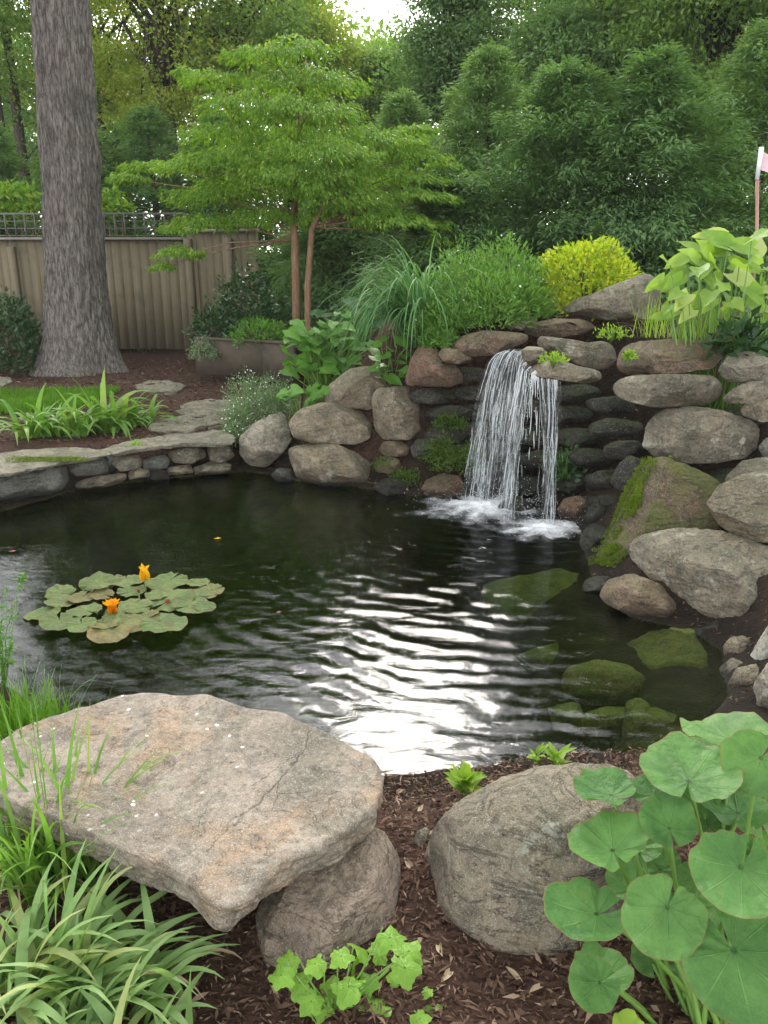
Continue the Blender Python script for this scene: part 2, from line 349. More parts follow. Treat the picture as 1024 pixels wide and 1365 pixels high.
def white_water_mat(name, alpha):
    m, t = newmat(name); k = N(t); p = k.bsdf((.76, .79, .80), .12, None, .6)
    tr = k.n('ShaderNodeBsdfTransparent'); mx = k.n('ShaderNodeMixShader'); mx.inputs[0].default_value = alpha
    t.links.new(tr.outputs[0], mx.inputs[1]); t.links.new(p, mx.inputs[2]); k.out(mx.outputs[0]); return m
def sheet_mat():
    m, t = newmat('falling water sheet'); k = N(t); tc = k.n('ShaderNodeTexCoord'); uv = k.n('ShaderNodeSeparateXYZ'); k.set(uv.inputs[0], tc.outputs['UV'])
    n1 = k.noise(k.vm('MULTIPLY', tc.outputs['UV'], (17, 2.6, 1)).outputs[0], 1.0, 4, .65, .5); n2 = k.noise(k.vm('MULTIPLY', tc.outputs['UV'], (30, 4, 1)).outputs[0], 1.0, 4, .7, .4); n3 = k.noise(k.vm('MULTIPLY', tc.outputs['UV'], (70, 30, 1)).outputs[0], 1.0, 3, .7)
    f = k.math('ADD', k.math('MULTIPLY', n1, .9), k.math('ADD', k.math('MULTIPLY', n2, .55), k.math('MULTIPLY', k.math('SUBTRACT', n3, .25), k.math('ADD', k.math('MULTIPLY', uv.outputs[1], .75), .15))))
    thr = k.math('ADD', .75, k.math('MULTIPLY', uv.outputs[1], .20)); a = k.ramp(k.math('SUBTRACT', f, thr), .0, .20)
    p = k.bsdf((.74, .78, .79), .2, k.bump(n2, .6, .01), .6); tr = k.n('ShaderNodeBsdfTransparent'); mx = k.n('ShaderNodeMixShader'); k.set(mx.inputs[0], k.math('ADD', k.math('MULTIPLY', a, .46), .02)); t.links.new(tr.outputs[0], mx.inputs[1]); t.links.new(p, mx.inputs[2]); k.out(mx.outputs[0]); return m
def foam_mat():
    m, t = newmat('white foam'); k = N(t); tc = k.n('ShaderNodeTexCoord'); uv = k.n('ShaderNodeSeparateXYZ'); k.set(uv.inputs[0], tc.outputs['UV'])
    n1 = k.noise(tc.outputs['Object'], 9, 7, .7, .8); n2 = k.noise(tc.outputs['Object'], 48, 4, .7)
    f = k.math('SUBTRACT', k.math('ADD', k.math('MULTIPLY', uv.outputs[0], 1.25), k.math('MULTIPLY', k.math('ADD', n1, k.math('MULTIPLY', n2, .6)), .75)), .95)
    p = k.bsdf((.88, .90, .90), .5, k.bump(n2, .5, .01), .4); tr = k.n('ShaderNodeBsdfTransparent'); mx = k.n('ShaderNodeMixShader')
    k.set(mx.inputs[0], k.math('MULTIPLY', k.ramp(f, .05, .95), .92)); t.links.new(tr.outputs[0], mx.inputs[1]); t.links.new(p, mx.inputs[2]); k.out(mx.outputs[0]); return m

MR = {}
MR['grey'] = rock_mat('grey field stone', (0.153, 0.130, 0.090), (0.254, 0.216, 0.149), (0.216, 0.144, 0.079), .35, .65, .10)
MR['tan'] = rock_mat('tan granite', (0.174, 0.136, 0.089), (0.275, 0.224, 0.147), (0.231, 0.143, 0.075), .5, .65, .10)
MR['pale'] = rock_mat('pale granite', (0.256, 0.224, 0.166), (0.393, 0.344, 0.256), (0.288, 0.208, 0.128), .3, .3, .05)
MR['white'] = rock_mat('white limestone', (0.432, 0.405, 0.324), (0.594, 0.567, 0.486), (0.450, 0.342, 0.198), .3, .2, .05)
MR['brown'] = rock_mat('brown stone', (0.118, 0.076, 0.044), (0.200, 0.136, 0.080), (0.212, 0.102, 0.051), .55, .15, .15)
MR['red'] = rock_mat('red brown stone', (0.136, 0.068, 0.040), (0.216, 0.128, 0.080), (0.240, 0.096, 0.048), .6, .1, .12)
MR['dark'] = rock_mat('shade-darkened wet stone', (.013, .012, .009), (.038, .033, .025), (.034, .021, .012), .4, .05, .25, wetz=.25)  # wet stone, its colour lowered further to carry the shade of cave and gaps
MR['blue'] = rock_mat('blue grey wall stone', (0.114, 0.116, 0.100), (0.207, 0.203, 0.173), (0.180, 0.150, 0.098), .3, .2, .15, wetz=.08)
MR['moss'] = rock_mat('mossy stone', (.085, .058, .028), (.14, .098, .048), (.15, .08, .03), .5, .05, .55, (.06, .085, .009), wetz=.10)
MR['flag'] = rock_mat('flagstone', (0.207, 0.180, 0.131), (0.307, 0.274, 0.199), (0.245, 0.194, 0.122), .4, .3, .12)
MR['pink'] = rock_mat('pink brown stone', (.225, .165, .115), (.32, .245, .18), (.19, .15, .11), .5, .2, .05)
MR['algae'] = rock_mat('algae covered stone', (.13, .135, .030), (.22, .22, .050), (.17, .12, .045), .7, .0, .5, (.07, .11, .012), wetz=-9)
MR['bould'] = rock_mat('rounded grey boulder', (0.164, 0.136, 0.097), (0.262, 0.217, 0.153), (0.217, 0.161, 0.091), .45, .65, .08)

ML = {}
ML['oak'] = leaf_mat('oak leaves', (.035, .075, .016), (.07, .13, .025), trans=.4)
ML['conifer'] = leaf_mat('evergreen sprays', (.080, .165, .056), (.145, .255, .092), (.19, .29, .10), trans=.45, rough=.6)
ML['conifer2'] = leaf_mat('lighter evergreen sprays', (.11, .205, .068), (.19, .305, .115), (.24, .34, .12), trans=.45, rough=.6)
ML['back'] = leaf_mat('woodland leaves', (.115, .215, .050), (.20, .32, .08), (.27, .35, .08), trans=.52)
ML['backsun'] = leaf_mat('sun-tinted woodland leaves', (.15, .23, .035), (.29, .37, .065), (.42, .38, .07), trans=.58)  # sun glow on the far trees put into the leaf colour
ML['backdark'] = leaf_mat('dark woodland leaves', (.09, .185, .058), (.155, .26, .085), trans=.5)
ML['maple'] = leaf_mat('lace maple leaves', (.095, .21, .026), (.19, .335, .042), (.34, .42, .05), trans=.5)
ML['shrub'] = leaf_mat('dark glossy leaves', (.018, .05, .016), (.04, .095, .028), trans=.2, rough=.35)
ML['fluffy'] = leaf_mat('soft green leaves', (.07, .17, .025), (.14, .28, .05), (.20, .34, .07), trans=.4)
ML['yellow'] = leaf_mat('golden leaves', (.17, .30, .012), (.42, .50, .025), (.55, .52, .03), trans=.4)
ML['hosta'] = leaf_mat('pale hosta leaves', (.16, .30, .04), (.30, .44, .08), (.50, .56, .22), trans=.5, rough=.5, spec=.3)
ML['broad'] = leaf_mat('broad green leaves', (.07, .19, .025), (.13, .29, .04), trans=.4, rough=.4)
ML['strap'] = leaf_mat('strap leaves', (.09, .22, .03), (.19, .34, .06), (.28, .38, .08), trans=.4, rough=.4)
ML['strap2'] = leaf_mat('grey green strap leaves', (.16, .28, .085), (.28, .41, .155), (.40, .44, .17), trans=.4, rough=.45)
ML['orngrass'] = leaf_mat('blue green grass blades', (.055, .15, .045), (.12, .25, .09), (.2, .33, .15), trans=.35, rough=.6, spec=.12)
ML['grass'] = leaf_mat('lawn blades', (.06, .17, .012), (.13, .27, .02), trans=.4)
ML['lig'] = leaf_mat('round ligularia leaves', (.055, .155, .034), (.12, .25, .058), trans=.28, rough=.5, spec=.25, veins=9)
ML['pad'] = leaf_mat('lily pads', (.060, .115, .025), (.115, .165, .045), (.17, .12, .045), trans=.1, rough=.6, spec=.2, veins=8, edge=(.20, .10, .05), mott=(.12, .065, .03))
ML['lobed'] = leaf_mat('young lobed leaves', (.15, .33, .035), (.25, .43, .06), trans=.4, rough=.4, veins=5)
ML['fern'] = leaf_mat('small lime leaves', (.18, .34, .03), (.30, .44, .05), trans=.4)
ML['mossleaf'] = leaf_mat('moss', (.04, .085, .010), (.09, .15, .018), trans=.2, rough=.8)
ML['mossbright'] = leaf_mat('bright moss', (.075, .13, .006), (.15, .22, .010), trans=.2, rough=.8)
ML['silver'] = leaf_mat('silver green leaves', (.10, .17, .08), (.20, .28, .14), trans=.3)
ML['deadgrass'] = leaf_mat('dry straw', (.25, .17, .09), (.42, .33, .2), trans=.2)
MP = {}
MP['flower_white'] = plain_mat('white petals', (.75, .76, .72), .6)
MP['flower_yellow'] = leaf_mat('yellow petals', (.80, .42, .01), (.92, .55, .015), trans=.25)
MP['flower_pink'] = plain_mat('pink bud', (.45, .10, .10), .5)
MP['flower_orange'] = leaf_mat('orange petals', (.85, .30, .01), (.95, .45, .01), trans=.25)
MP['stem'] = plain_mat('green stem', (.13, .25, .04), .5)
MP['stem_brown'] = plain_mat('brown twig', (.12, .08, .045), .8)
MP['bark'] = bark_mat('grey oak bark', (.075, .065, .056), (.25, .225, .20), 34, 7.5)
MP['bark2'] = bark_mat('brown smooth bark', (.17, .10, .06), (.28, .18, .11), 40, 6, .008)
MP['barkdark'] = bark_mat('dark forest bark', (.05, .04, .03), (.12, .10, .08))
MP['fence'] = wood_mat('weathered fence boards', (.155, .13, .08), (.215, .18, .12))
MP['rail'] = wood_mat('grey rail', (.24, .22, .19), (.34, .32, .28))
MP['wire'] = plain_mat('weathered lattice wire', (.13, .12, .105), .6)
MP['planter'] = plain_mat('grey timber', (.085, .070, .052), .85, .15, .45, 9)
MP['pole'] = plain_mat('painted pole', (.36, .19, .15), .4, metal=.3)
MP['cloth'] = plain_mat('faded pink cloth', (.70, .50, .52), .8, sc=8)
MP['cloth_white'] = plain_mat('white cap', (.75, .78, .82), .6)
MP['water'] = water_mat(); MP['fall'] = white_water_mat('falling water', .5); MP['drop'] = white_water_mat('water drops', .8); MP['foam'] = foam_mat(); MP['sheet'] = sheet_mat()
MP['mulch'] = leaf_mat('bark mulch', (.035, .020, .013), (.14, .085, .058), (.27, .19, .13), trans=.0, rough=.9, spec=.1)

# ------------------------------------------------------------------ terrain
POND_PX = [(-190, 745), (-90, 705), (0, 680), (100, 652), (200, 638), (300, 630), (330, 626), (400, 640), (480, 648), (560, 660), (620, 652), (690, 648), (745, 672),
           (770, 700), (790, 740), (800, 775), (850, 822), (930, 838), (975, 870), (985, 930), (940, 985), (860, 1012), (760, 1018), (640, 1034), (515, 1046), (400, 1030), (200, 1010), (60, 985), (20, 935), (-40, 900), (-160, 860), (-230, 800)]
POND = A([G(x, y, 0)[:2] for x, y in POND_PX])
def pond_sd(X, Y):
    d = np.full(X.shape, 1e9); ins = np.zeros(X.shape, bool); n = len(POND)
    for i in range(n):
        a, b = POND[i], POND[(i+1) % n]; ab = b-a
        t = np.clip(((X-a[0])*ab[0]+(Y-a[1])*ab[1])/(ab@ab), 0, 1)
        d = np.minimum(d, np.hypot(X-a[0]-t*ab[0], Y-a[1]-t*ab[1]))
        c = ((a[1] > Y) != (b[1] > Y)) & (X < (b[0]-a[0])*(Y-a[1])/(b[1]-a[1]+1e-12)+a[0]); ins ^= c
    return np.where(ins, -d, d)
def hgt(X, Y):
    X = np.asarray(X, float); Y = np.asarray(Y, float); sd = pond_sd(X, Y)
    land = .04+.27*sstep(0, .35, sd)
    land = np.where(Y < 3.2, .04+.20*sstep(0, .6, sd), land)
    rt = sstep(1.1, 1.7, X)*sstep(7.2, 6.2, Y)
    ramp = sstep(.12, .75, sd)*(1-rt)+np.clip((sd-.72)/1.15, 0, 1)*rt
    mound = sstep(-.95, .35, X)*sstep(3.4, 5.0, Y)*ramp*(1.12-.75*sstep(9, 13, Y))
    land = land+mound+.35*sstep(13, 40, Y)
    bed = -.10-.62*sstep(0, .9, -sd)+.38*sstep(.6, 1.7, X)*sstep(0, .6, -sd)*(1-sstep(4.6, 5.6, Y))
    z = np.where(sd < 0, bed*sstep(0, .12, -sd)+.04*(1-sstep(0, .12, -sd)), land)
    P = np.stack([X.ravel(), Y.ravel(), np.zeros(X.size)], 1)
    far = np.exp(-np.maximum(0, np.hypot(X, Y-4)-14)/10)
    z = z+(.05*fbm(P*.9, 3)+.018*fbm(P*5, 3)).reshape(X.shape)*(.3+.7*sstep(.05, .5, np.abs(sd)))*(.4+.6*far)
    return z
def gz(x, y): return float(hgt(A([x]), A([y]))[0])
def spread(lo, flo, fhi, hi, step):
    mid = np.arange(flo, fhi, step); a = []; d = step; x = flo
    while x > lo: d *= 1.25; x -= d; a.append(x)
    b = []; d = step; x = mid[-1]
    while x < hi: d *= 1.25; x += d; b.append(x)
    return np.concatenate([a[::-1], mid, b])
def build_ground():
    xs = spread(-160, -5.5, 4.2, 160, .035); ys = spread(-60, .7, 9.5, 260, .035)
    X, Y = np.meshgrid(xs, ys); Z = hgt(X, Y); nx, ny = len(xs), len(ys)
    i = np.arange(nx*ny).reshape(ny, nx)
    F = np.stack([i[:-1, :-1], i[:-1, 1:], i[1:, 1:], i[1:, :-1]], -1).reshape(-1, 4)
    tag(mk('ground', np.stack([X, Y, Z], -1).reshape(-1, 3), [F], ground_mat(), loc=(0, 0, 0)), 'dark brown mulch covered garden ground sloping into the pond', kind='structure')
build_ground()

# ------------------------------------------------------------------ water
FALL_L, FALL_R = G(648, 676, 0), G(728, 706, 0)
def build_water():
    x0, x1, y0, y1 = -5.3, 2.35, 2.25, 7.9; st = .02
    xs = np.arange(x0, x1, st); ys = np.arange(y0, y1, st); X, Y = np.meshgrid(xs, ys)
    P = np.stack([X.ravel(), Y.ravel(), 0*X.ravel()], 1)
    d1 = np.hypot(X-FALL_L[0], Y-FALL_L[1]); d2 = np.hypot(X-FALL_R[0], Y-FALL_R[1])
    wob = fbm(P*.9, 3).reshape(X.shape); w2 = fbm(P*2.3+9, 3).reshape(X.shape)
    amp = .0044*np.exp(-d2/4.6)*(1-.75*sstep(-.2, -2.2, X))*(1-.70*sstep(.55, 1.5, X))
    h = amp*np.sin(2*math.pi*d2/.20+6.5*wob+1.5*w2)*(.6+.9*w2)+.55*amp*np.sin(2*math.pi*d1/.145+3.0*w2+1)
    ch = fbm(P*A([5, 8, 1]), 3).reshape(X.shape)
    h += .0035*ch*np.exp(-np.minimum(d1, d2)/1.2)+.0013*ch+.0019*fbm(P*A([9, 17, 1])+3, 3).reshape(X.shape)*sstep(4.2, 3.0, Y)
    h += .012*fbm(P*13, 3).reshape(X.shape)*np.exp(-np.minimum(d1, d2)/.35)
    nx, ny = len(xs), len(ys); i = np.arange(nx*ny).reshape(ny, nx)
    F = np.stack([i[:-1, :-1], i[:-1, 1:], i[1:, 1:], i[1:, :-1]], -1).reshape(-1, 4)
    V = np.stack([X, Y, h], -1).reshape(-1, 3)
    rim = np.concatenate([i[0, :-1], i[:-1, -1], i[-1, :0:-1], i[:0:-1, 0]]); n = len(rim); base = len(V)
    lo = V[rim].copy(); lo[:, 2] = -1.1; V = np.concatenate([V, lo, [[(x0+x1)/2, (y0+y1)/2, -1.1]]])
    j = np.arange(n); jn = (j+1) % n
    F2 = np.stack([rim[j], base+j, base+jn, rim[jn]], 1); F3 = np.stack([base+jn, base+j, np.full(n, base+n)], 1)
    tag(mk('pond_water', V, [F, F2, F3], MP['water'], loc=(0, 0, 0)), 'dark rippled pond water with white sky reflections', kind='structure')
build_water()

# ------------------------------------------------------------------ rocks
def radial(L2, smooth=2):
    c = np.concatenate([L2, L2[:1]]); pts = []
    for a, b in zip(c[:-1], c[1:]): pts.append(a+(b-a)*np.linspace(0, 1, 30, endpoint=False)[:, None])
    pts = np.concatenate(pts); th = np.arctan2(pts[:, 1], pts[:, 0]); r = np.hypot(pts[:, 0], pts[:, 1])
    o = np.argsort(th); tt = np.linspace(-math.pi, math.pi, 361); rr = np.interp(tt, th[o], r[o], period=2*math.pi)
    kern = np.exp(-np.linspace(-2, 2, 4*smooth+1)**2); kern /= kern.sum(); ext = np.concatenate([rr[:-1]]*3); ext = np.convolve(ext, kern, 'same'); rr = ext[360:720]
    return lambda a: np.interp(a, np.linspace(-math.pi, math.pi, 360, endpoint=False), rr, period=2*math.pi)
_rk = [0]
def rock(label, poly, Y, mat, dr=.85, k=.62, amp=.065, ncut=12, name='boulder', cat='rock', group=None, sub=5, cuts=(), smooth=5, grain=1.0):
    _rk[0] += 1; rng = np.random.RandomState(100+_rk[0]); poly = A(poly, dtype=float)
    c = (poly.min(0)+poly.max(0))/2*.5+poly.mean(0)*.5
    C = D(c[0], c[1], Y); v = nrm(C-CAM); r = nrm(np.cross(v, [0, 0, 1])); u = np.cross(r, v)
    L2 = []
    for p in poly:
        d = ray(*p); q = CAM+d*(((C-CAM)@v)/(d@v))-C; L2.append([q@r, q@u])
    L2 = A(L2); Rf = radial(L2, smooth); dirs, F = ico(sub)
    th = np.arctan2(dirs[:, 1], dirs[:, 0]); s = np.hypot(dirs[:, 0], dirs[:, 1]); cc = dirs[:, 2]
    rm = Rf(np.linspace(-3, 3, 60)); size = float(np.median(rm)); R = Rf(th)
    pr = (s**k)*R; dep = np.sign(cc)*np.abs(cc)**k*dr*size
    V = np.stack([pr*np.cos(th), pr*np.sin(th), dep], 1)         # right, up, toward camera
    for i in range(ncut):
        n = nrm([rng.normal()*.85, rng.normal()*.85+.15, rng.uniform(.45, 1.1)]); h = (V@n).max(); d = h*rng.uniform(.60, .86)
        V = V-n*np.maximum(V@n-d, 0)[:, None]*.95
    for n, f in cuts:
        n = nrm(n); h = (V@n).max(); V = V-n*np.maximum(V@n-h*f, 0)[:, None]*.95
    dn = nrmA(V); q = V/size+rng.uniform(0, 50, 3)
    ridg = 1-2*np.abs(fbm(q*1.3+5, 2))
    disp = amp*(.70*fbm(q*1.4, 3)+.38*ridg)+amp*grain*(.42*fbm(q*4.2, 4, .6))-amp*.8*np.maximum(0, .10-np.abs(fbm(q*A([.9, 1.5, .9])+11, 3)))*6*.5
    V = V+dn*(disp-amp*.15)[:, None]*size
    dvec = -v*1.0; ang = np.arctan2(V[:, 1], V[:, 0]); rad = np.hypot(V[:, 0], V[:, 1]); nb = 48; bi = ((ang+math.pi)/(2*math.pi)*nb).astype(int) % nb
    mx = np.zeros(nb); np.maximum.at(mx, bi, rad); mx = np.where(mx > 0, mx, size); tgt = Rf(-math.pi+(np.arange(nb)+.5)*2*math.pi/nb); sc = np.clip(tgt/mx, .9, 1.4)
    sc = (sc*2+np.roll(sc, 1)+np.roll(sc, -1))/4; f = (ang+math.pi)/(2*math.pi)*nb-.5; i0 = np.floor(f).astype(int); w = f-i0; scv = sc[i0 % nb]*(1-w)+sc[(i0+1) % nb]*w; V[:, :2] *= scv[:, None]
    Wd = C+V[:, :1]*r+V[:, 1:2]*u-V[:, 2:]*v
    o = mk(name, Wd, [F], MR[mat], loc=(C[0], C[1], Wd[:, 2].min()))
    return tag(o, label, cat, group)

def slab(label, poly, z, thick, mat, name='flagstone', cat='stone', group=None, under=.93, amp=.012, side=.02, nth=220, top=24, tilt=(0, 0), smooth=1, ns=12, world=False, strata=1.0):
    _rk[0] += 1; rng = np.random.RandomState(300+_rk[0])
    P = A(poly, dtype=float) if world else A([G(x, y, z)[:2] for x, y in poly])
    c = (P.min(0)+P.max(0))/2; Rf = radial(P-c, smooth); th = np.linspace(-math.pi, math.pi, nth, endpoint=False); R = Rf(th); sz = float(R.mean()); off = rng.uniform(0, 50, 3)
    prof = [(t, 0, 0) for t in np.linspace(.015, .965, top)]+[(.992, -.010*thick, .2), (1.0, -.05*thick-.002, .7)]
    prof += [(1.0+(under-1)*q**1.5, -thick*(.12+.83*q), 1.0) for q in np.linspace(.04, 1, ns)]+[(under*.96, -thick, .8), (under*.6, -thick, 0), (.02, -thick, 0)]
    V = []
    for (f, dz, sw) in prof:
        x = np.cos(th)*R*f; y = np.sin(th)*R*f; q = np.stack([x/sz*1.6, y/sz*1.6, np.full(nth, dz)], 1)+off
        zz = z+dz+amp*fbm(q*1.2, 4)*(1 if dz > -.5*thick else .4)+amp*.5*fbm(q*4, 3)
        qs = np.stack([np.cos(th)*3.0*sz/.3, np.sin(th)*3.0*sz/.3, np.full(nth, dz*30*strata)], 1)+off
        rad = 1+sw*side*(1.2*fbm(qs, 4, .6)+.5*fbm(qs*3, 3))/max(sz, .1)
        V.append(np.stack([c[0]+x*rad, c[1]+y*rad, zz+tilt[0]*x+tilt[1]*y], 1))
    m = len(prof); V = np.concatenate(V); i = np.arange(m*nth).reshape(m, nth); j = np.roll(i, -1, 1)
    F = np.stack([i[:-1], i[1:], j[1:], j[:-1]], -1).reshape(-1, 4)
    V = np.concatenate([V, V[:nth].mean(0, keepdims=True), V[-nth:].mean(0, keepdims=True)])
    F3 = np.concatenate([np.stack([i[0], j[0], np.full(nth, m*nth)], 1), np.stack([j[-1], i[-1], np.full(nth, m*nth+1)], 1)])
    o = mk(name, V, [F, F3], MR[mat] if isinstance(mat, str) else mat, loc=(c[0], c[1], z-thick))
    return tag(o, label, cat, group)

# ------------------------------------------------------------------ front rocks
SL = [(-30,1020),(0,985),(24,970),(68,955),(124,938),(158,925),(195,922),(227,927),(274,925),(311,937),(337,944),(379,951),(416,968),(453,984),(503,1013),(510,1050),(498,1078),(464,1107),(416,1131),(369,1158),(306,1210),(290,1212),(253,1172),(226,1156),(174,1140),(132,1118),(95,1100),(0,1062),(-30,1048)]
SLZ = .52
slc = A([G(x, y, SLZ)[:2] for x, y in SL]); slc = (slc.min(0)+slc.max(0))/2
def sc2(x, y): p = G(x, y, SLZ)[:2]-slc; return (float(p[0]), float(p[1]))
CR = [((412,975),(405,1000),.0035),((405,1000),(372,1040),.0045),((372,1040),(335,1080),.0055),((335,1080),(300,1110),.0055),((300,1110),(276,1137),.0045),((372,1055),(455,1055),.0028),((372,1040),(362,1080),.0024),((283,1062),(266,1100),.002),((405,1000),(330,1050),.0024)]
MR['slab'] = rock_mat('rusty sandstone slab', (.195, .163, .122), (.295, .246, .188), (.310, .190, .100), .62, .18, .0, scale=.9, cracks=[(sc2(*a), sc2(*b), w) for a, b, w in CR], bumps=.42)
slab('large flat rusty tan slab with cracks and white specks, propped over the near bank', SL, SLZ, .115, 'slab', name='flat_rock', cat='rock', under=.93, amp=.008, side=.013, nth=520, top=60, smooth=1, ns=26, strata=.7)
rock('pinkish brown rock tucked beneath the large flat slab', [(321,1255),(335,1215),(385,1150),(470,1105),(520,1095),(540,1150),(535,1195),(530,1230),(500,1285),(440,1325),(380,1335),(345,1325),(325,1295)], 1.74, 'pink', dr=.62, k=.75, amp=.05, name='boulder', sub=6, cuts=[((-.15,.55,.8),.62)])
rock('big rounded grey boulder beside the round leaved plant on the near bank', [(555,1174),(563,1136),(577,1103),(602,1072),(649,1042),(690,1024),(727,1015),(765,1013),(815,1017),(850,1030),(868,1080),(865,1180),(840,1270),(790,1300),(720,1300),(655,1290),(625,1270),(592,1245),(570,1225),(560,1200)], 1.89, 'bould', dr=.62, k=.80, amp=.05, sub=6, ncut=2, cuts=[((-.2,.7,.7),.80),((.45,-.3,.85),.84)])
rock('small tan pebble wedged against the left side of the big grey boulder', [(551,1122),(556,1108),(568,1102),(574,1106),(570,1120),(560,1130)], 1.93, 'tan', name='pebble', cat='pebble', sub=4)
for lab, p, Y in [('dark grey pebble on the mulch below the lobed leaves', [(622,1305),(632,1298),(643,1302),(644,1313),(634,1318),(624,1314)], 1.6),
                  ('reddish pebble on the mulch at the foot of the big grey boulder', [(616,1260),(624,1255),(632,1258),(630,1266),(620,1267)], 1.68),
                  ('grey pebble on the mulch left of the pinkish rock', [(300,1330),(312,1322),(322,1326),(320,1338),(306,1340)], 1.56)]:
    rock(lab, p, Y, 'brown' if 'red' in lab else 'grey', name='pebble', cat='pebble', sub=3)

# ------------------------------------------------------------------ right bank
RB = 'boulders stacked on the right bank'
rock('largest slanted boulder on the right bank with a rough chipped grey face', [(826,730),(842,713),(888,700),(923,700),(965,706),(1021,722),(1070,740),(1080,825),(1007,845),(965,848),(916,817),(874,782),(842,750)], 4.25, 'grey', dr=.75, k=.62, amp=.07, group=RB, sub=6, cuts=[((-.15,.85,.55),.62),((-.5,-.35,.8),.72)], grain=1.5)
rock('smooth pinkish tan boulder resting on top of the largest slanted boulder', [(939,671),(958,646),(993,630),(1024,624),(1065,635),(1070,710),(1021,724),(986,721),(958,700)], 4.5, 'tan', dr=.9, k=.72, amp=.04, group=RB, sub=6)
QROCK = rock('wet brown wedge boulder with moss running down its left edge to the pond', [(786,768),(797,732),(812,705),(822,684),(833,655),(856,613),(881,608),(937,627),(967,643),(962,700),(950,735),(880,752),(840,765)], 4.95, 'moss', dr=.62, k=.55, amp=.045, group=RB, ncut=4, cuts=[((-.75,.3,.55),.62),((.2,.2,.95),.70)])
rock('long egg shaped grey boulder lying on the mossy wedge boulder', [(854,583),(861,560),(881,545),(923,540),(965,546),(1007,560),(1018,572),(1011,599),(993,613),(951,619),(909,619),(867,609),(856,598)], 5.35, 'grey', dr=.8, k=.72, amp=.05, group=RB, sub=6)
rock('long pale flat boulder directly above the egg shaped boulder', [(811,516),(821,504),(849,499),(923,497),(958,501),(968,516),(961,540),(898,543),(870,544),(838,536),(816,526)], 5.55, 'grey', dr=.9, k=.6, amp=.05, group=RB)
rock('long dark brown block at the top of the wall under the pale hosta', [(819,481),(828,460),(860,453),(898,451),(965,452),(970,470),(958,490),(916,499),(863,500),(828,501),(821,496)], 5.75, 'brown', dr=1.3, k=.55, amp=.05, group=RB)
rock('pale angular stone at the right end of the top course', [(955,495),(972,470),(1000,467),(1024,476),(1050,480),(1050,510),(1007,512),(968,510)], 5.4, 'pale', dr=.8, k=.6, amp=.05, group=RB, ncut=9)
rock('flat grey stone below the pale angular stone at the right edge', [(962,530),(979,516),(1000,508),(1046,506),(1046,532),(1007,539),(968,539)], 5.3, 'grey', dr=.8, k=.65, group=RB)
rock('small yellowish stone at the right edge beside the egg shaped boulder', [(986,544),(997,535),(1024,532),(1046,537),(1046,562),(1014,563),(990,554)], 5.2, 'tan', dr=.8, k=.65, group=RB, sub=4)
rock('small blue grey stone peeking out right of the egg shaped boulder', [(1010,597),(1021,583),(1044,585),(1044,612),(1018,609)], 5.1, 'blue', dr=.9, group=RB, sub=4)
rock('grey stone half hidden behind the smooth pinkish tan boulder', [(962,640),(990,613),(1024,608),(1050,611),(1050,660),(986,660)], 4.9, 'grey', dr=.8, group=RB)
rock('dark wet boulder at the waterline under the largest slanted boulder', [(796,787),(807,772),(842,763),(880,778),(915,812),(912,832),(885,838),(846,826),(803,803)], 4.25, 'brown', dr=.8, k=.7, amp=.06, group=RB)
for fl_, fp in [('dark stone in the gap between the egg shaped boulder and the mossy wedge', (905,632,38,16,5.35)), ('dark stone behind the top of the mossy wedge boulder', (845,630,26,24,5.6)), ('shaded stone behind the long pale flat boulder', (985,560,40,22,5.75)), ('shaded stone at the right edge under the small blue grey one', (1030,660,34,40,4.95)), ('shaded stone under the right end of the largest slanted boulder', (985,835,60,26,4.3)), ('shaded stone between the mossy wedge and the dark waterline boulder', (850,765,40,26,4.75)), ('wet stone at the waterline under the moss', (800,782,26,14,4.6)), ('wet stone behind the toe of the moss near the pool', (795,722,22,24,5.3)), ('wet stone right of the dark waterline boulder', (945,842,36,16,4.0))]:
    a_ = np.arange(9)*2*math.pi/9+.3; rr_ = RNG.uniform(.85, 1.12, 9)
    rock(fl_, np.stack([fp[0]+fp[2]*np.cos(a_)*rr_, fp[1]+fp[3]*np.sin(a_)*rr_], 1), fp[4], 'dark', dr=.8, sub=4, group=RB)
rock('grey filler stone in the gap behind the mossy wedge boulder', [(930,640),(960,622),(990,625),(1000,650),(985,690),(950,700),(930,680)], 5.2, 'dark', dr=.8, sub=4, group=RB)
rock('small tan stone standing at the waterline beside the white boulder', [(963,862),(974,849),(992,847),(1004,855),(994,873),(985,885),(968,885)], 3.72, 'tan', group='stones at the right edge of the pond', sub=4)
rock('small knobbly tan stone below the standing stone at the right waterline', [(959,890),(976,876),(991,882),(984,908),(964,914)], 3.55, 'tan', group='stones at the right edge of the pond', sub=4)
rock('grey tan stone between the white boulder and the lowest pale boulder', [(966,918),(982,890),(1009,884),(1018,908),(1006,930),(972,928)], 3.4, 'tan', group='stones at the right edge of the pond', sub=4)
rock('cream white boulder cut by the right edge of the photo', [(995,880),(1024,832),(1050,824),(1080,840),(1080,905),(1016,896),(1000,890)], 3.55, 'white', group='stones at the right edge of the pond', ncut=9)
rock('lowest pale boulder at the right edge just above the round leaves', [(993,945),(1006,908),(1024,882),(1060,872),(1080,900),(1080,985),(1023,978),(998,958)], 3.2, 'pale', group='stones at the right edge of the pond')
rock('unseen pale bank stone right of the largest slanted boulder', [(1040,760),(1090,740),(1140,770),(1140,860),(1080,870),(1045,840)], 3.9, 'pale', sub=4, group=RB) if False else None

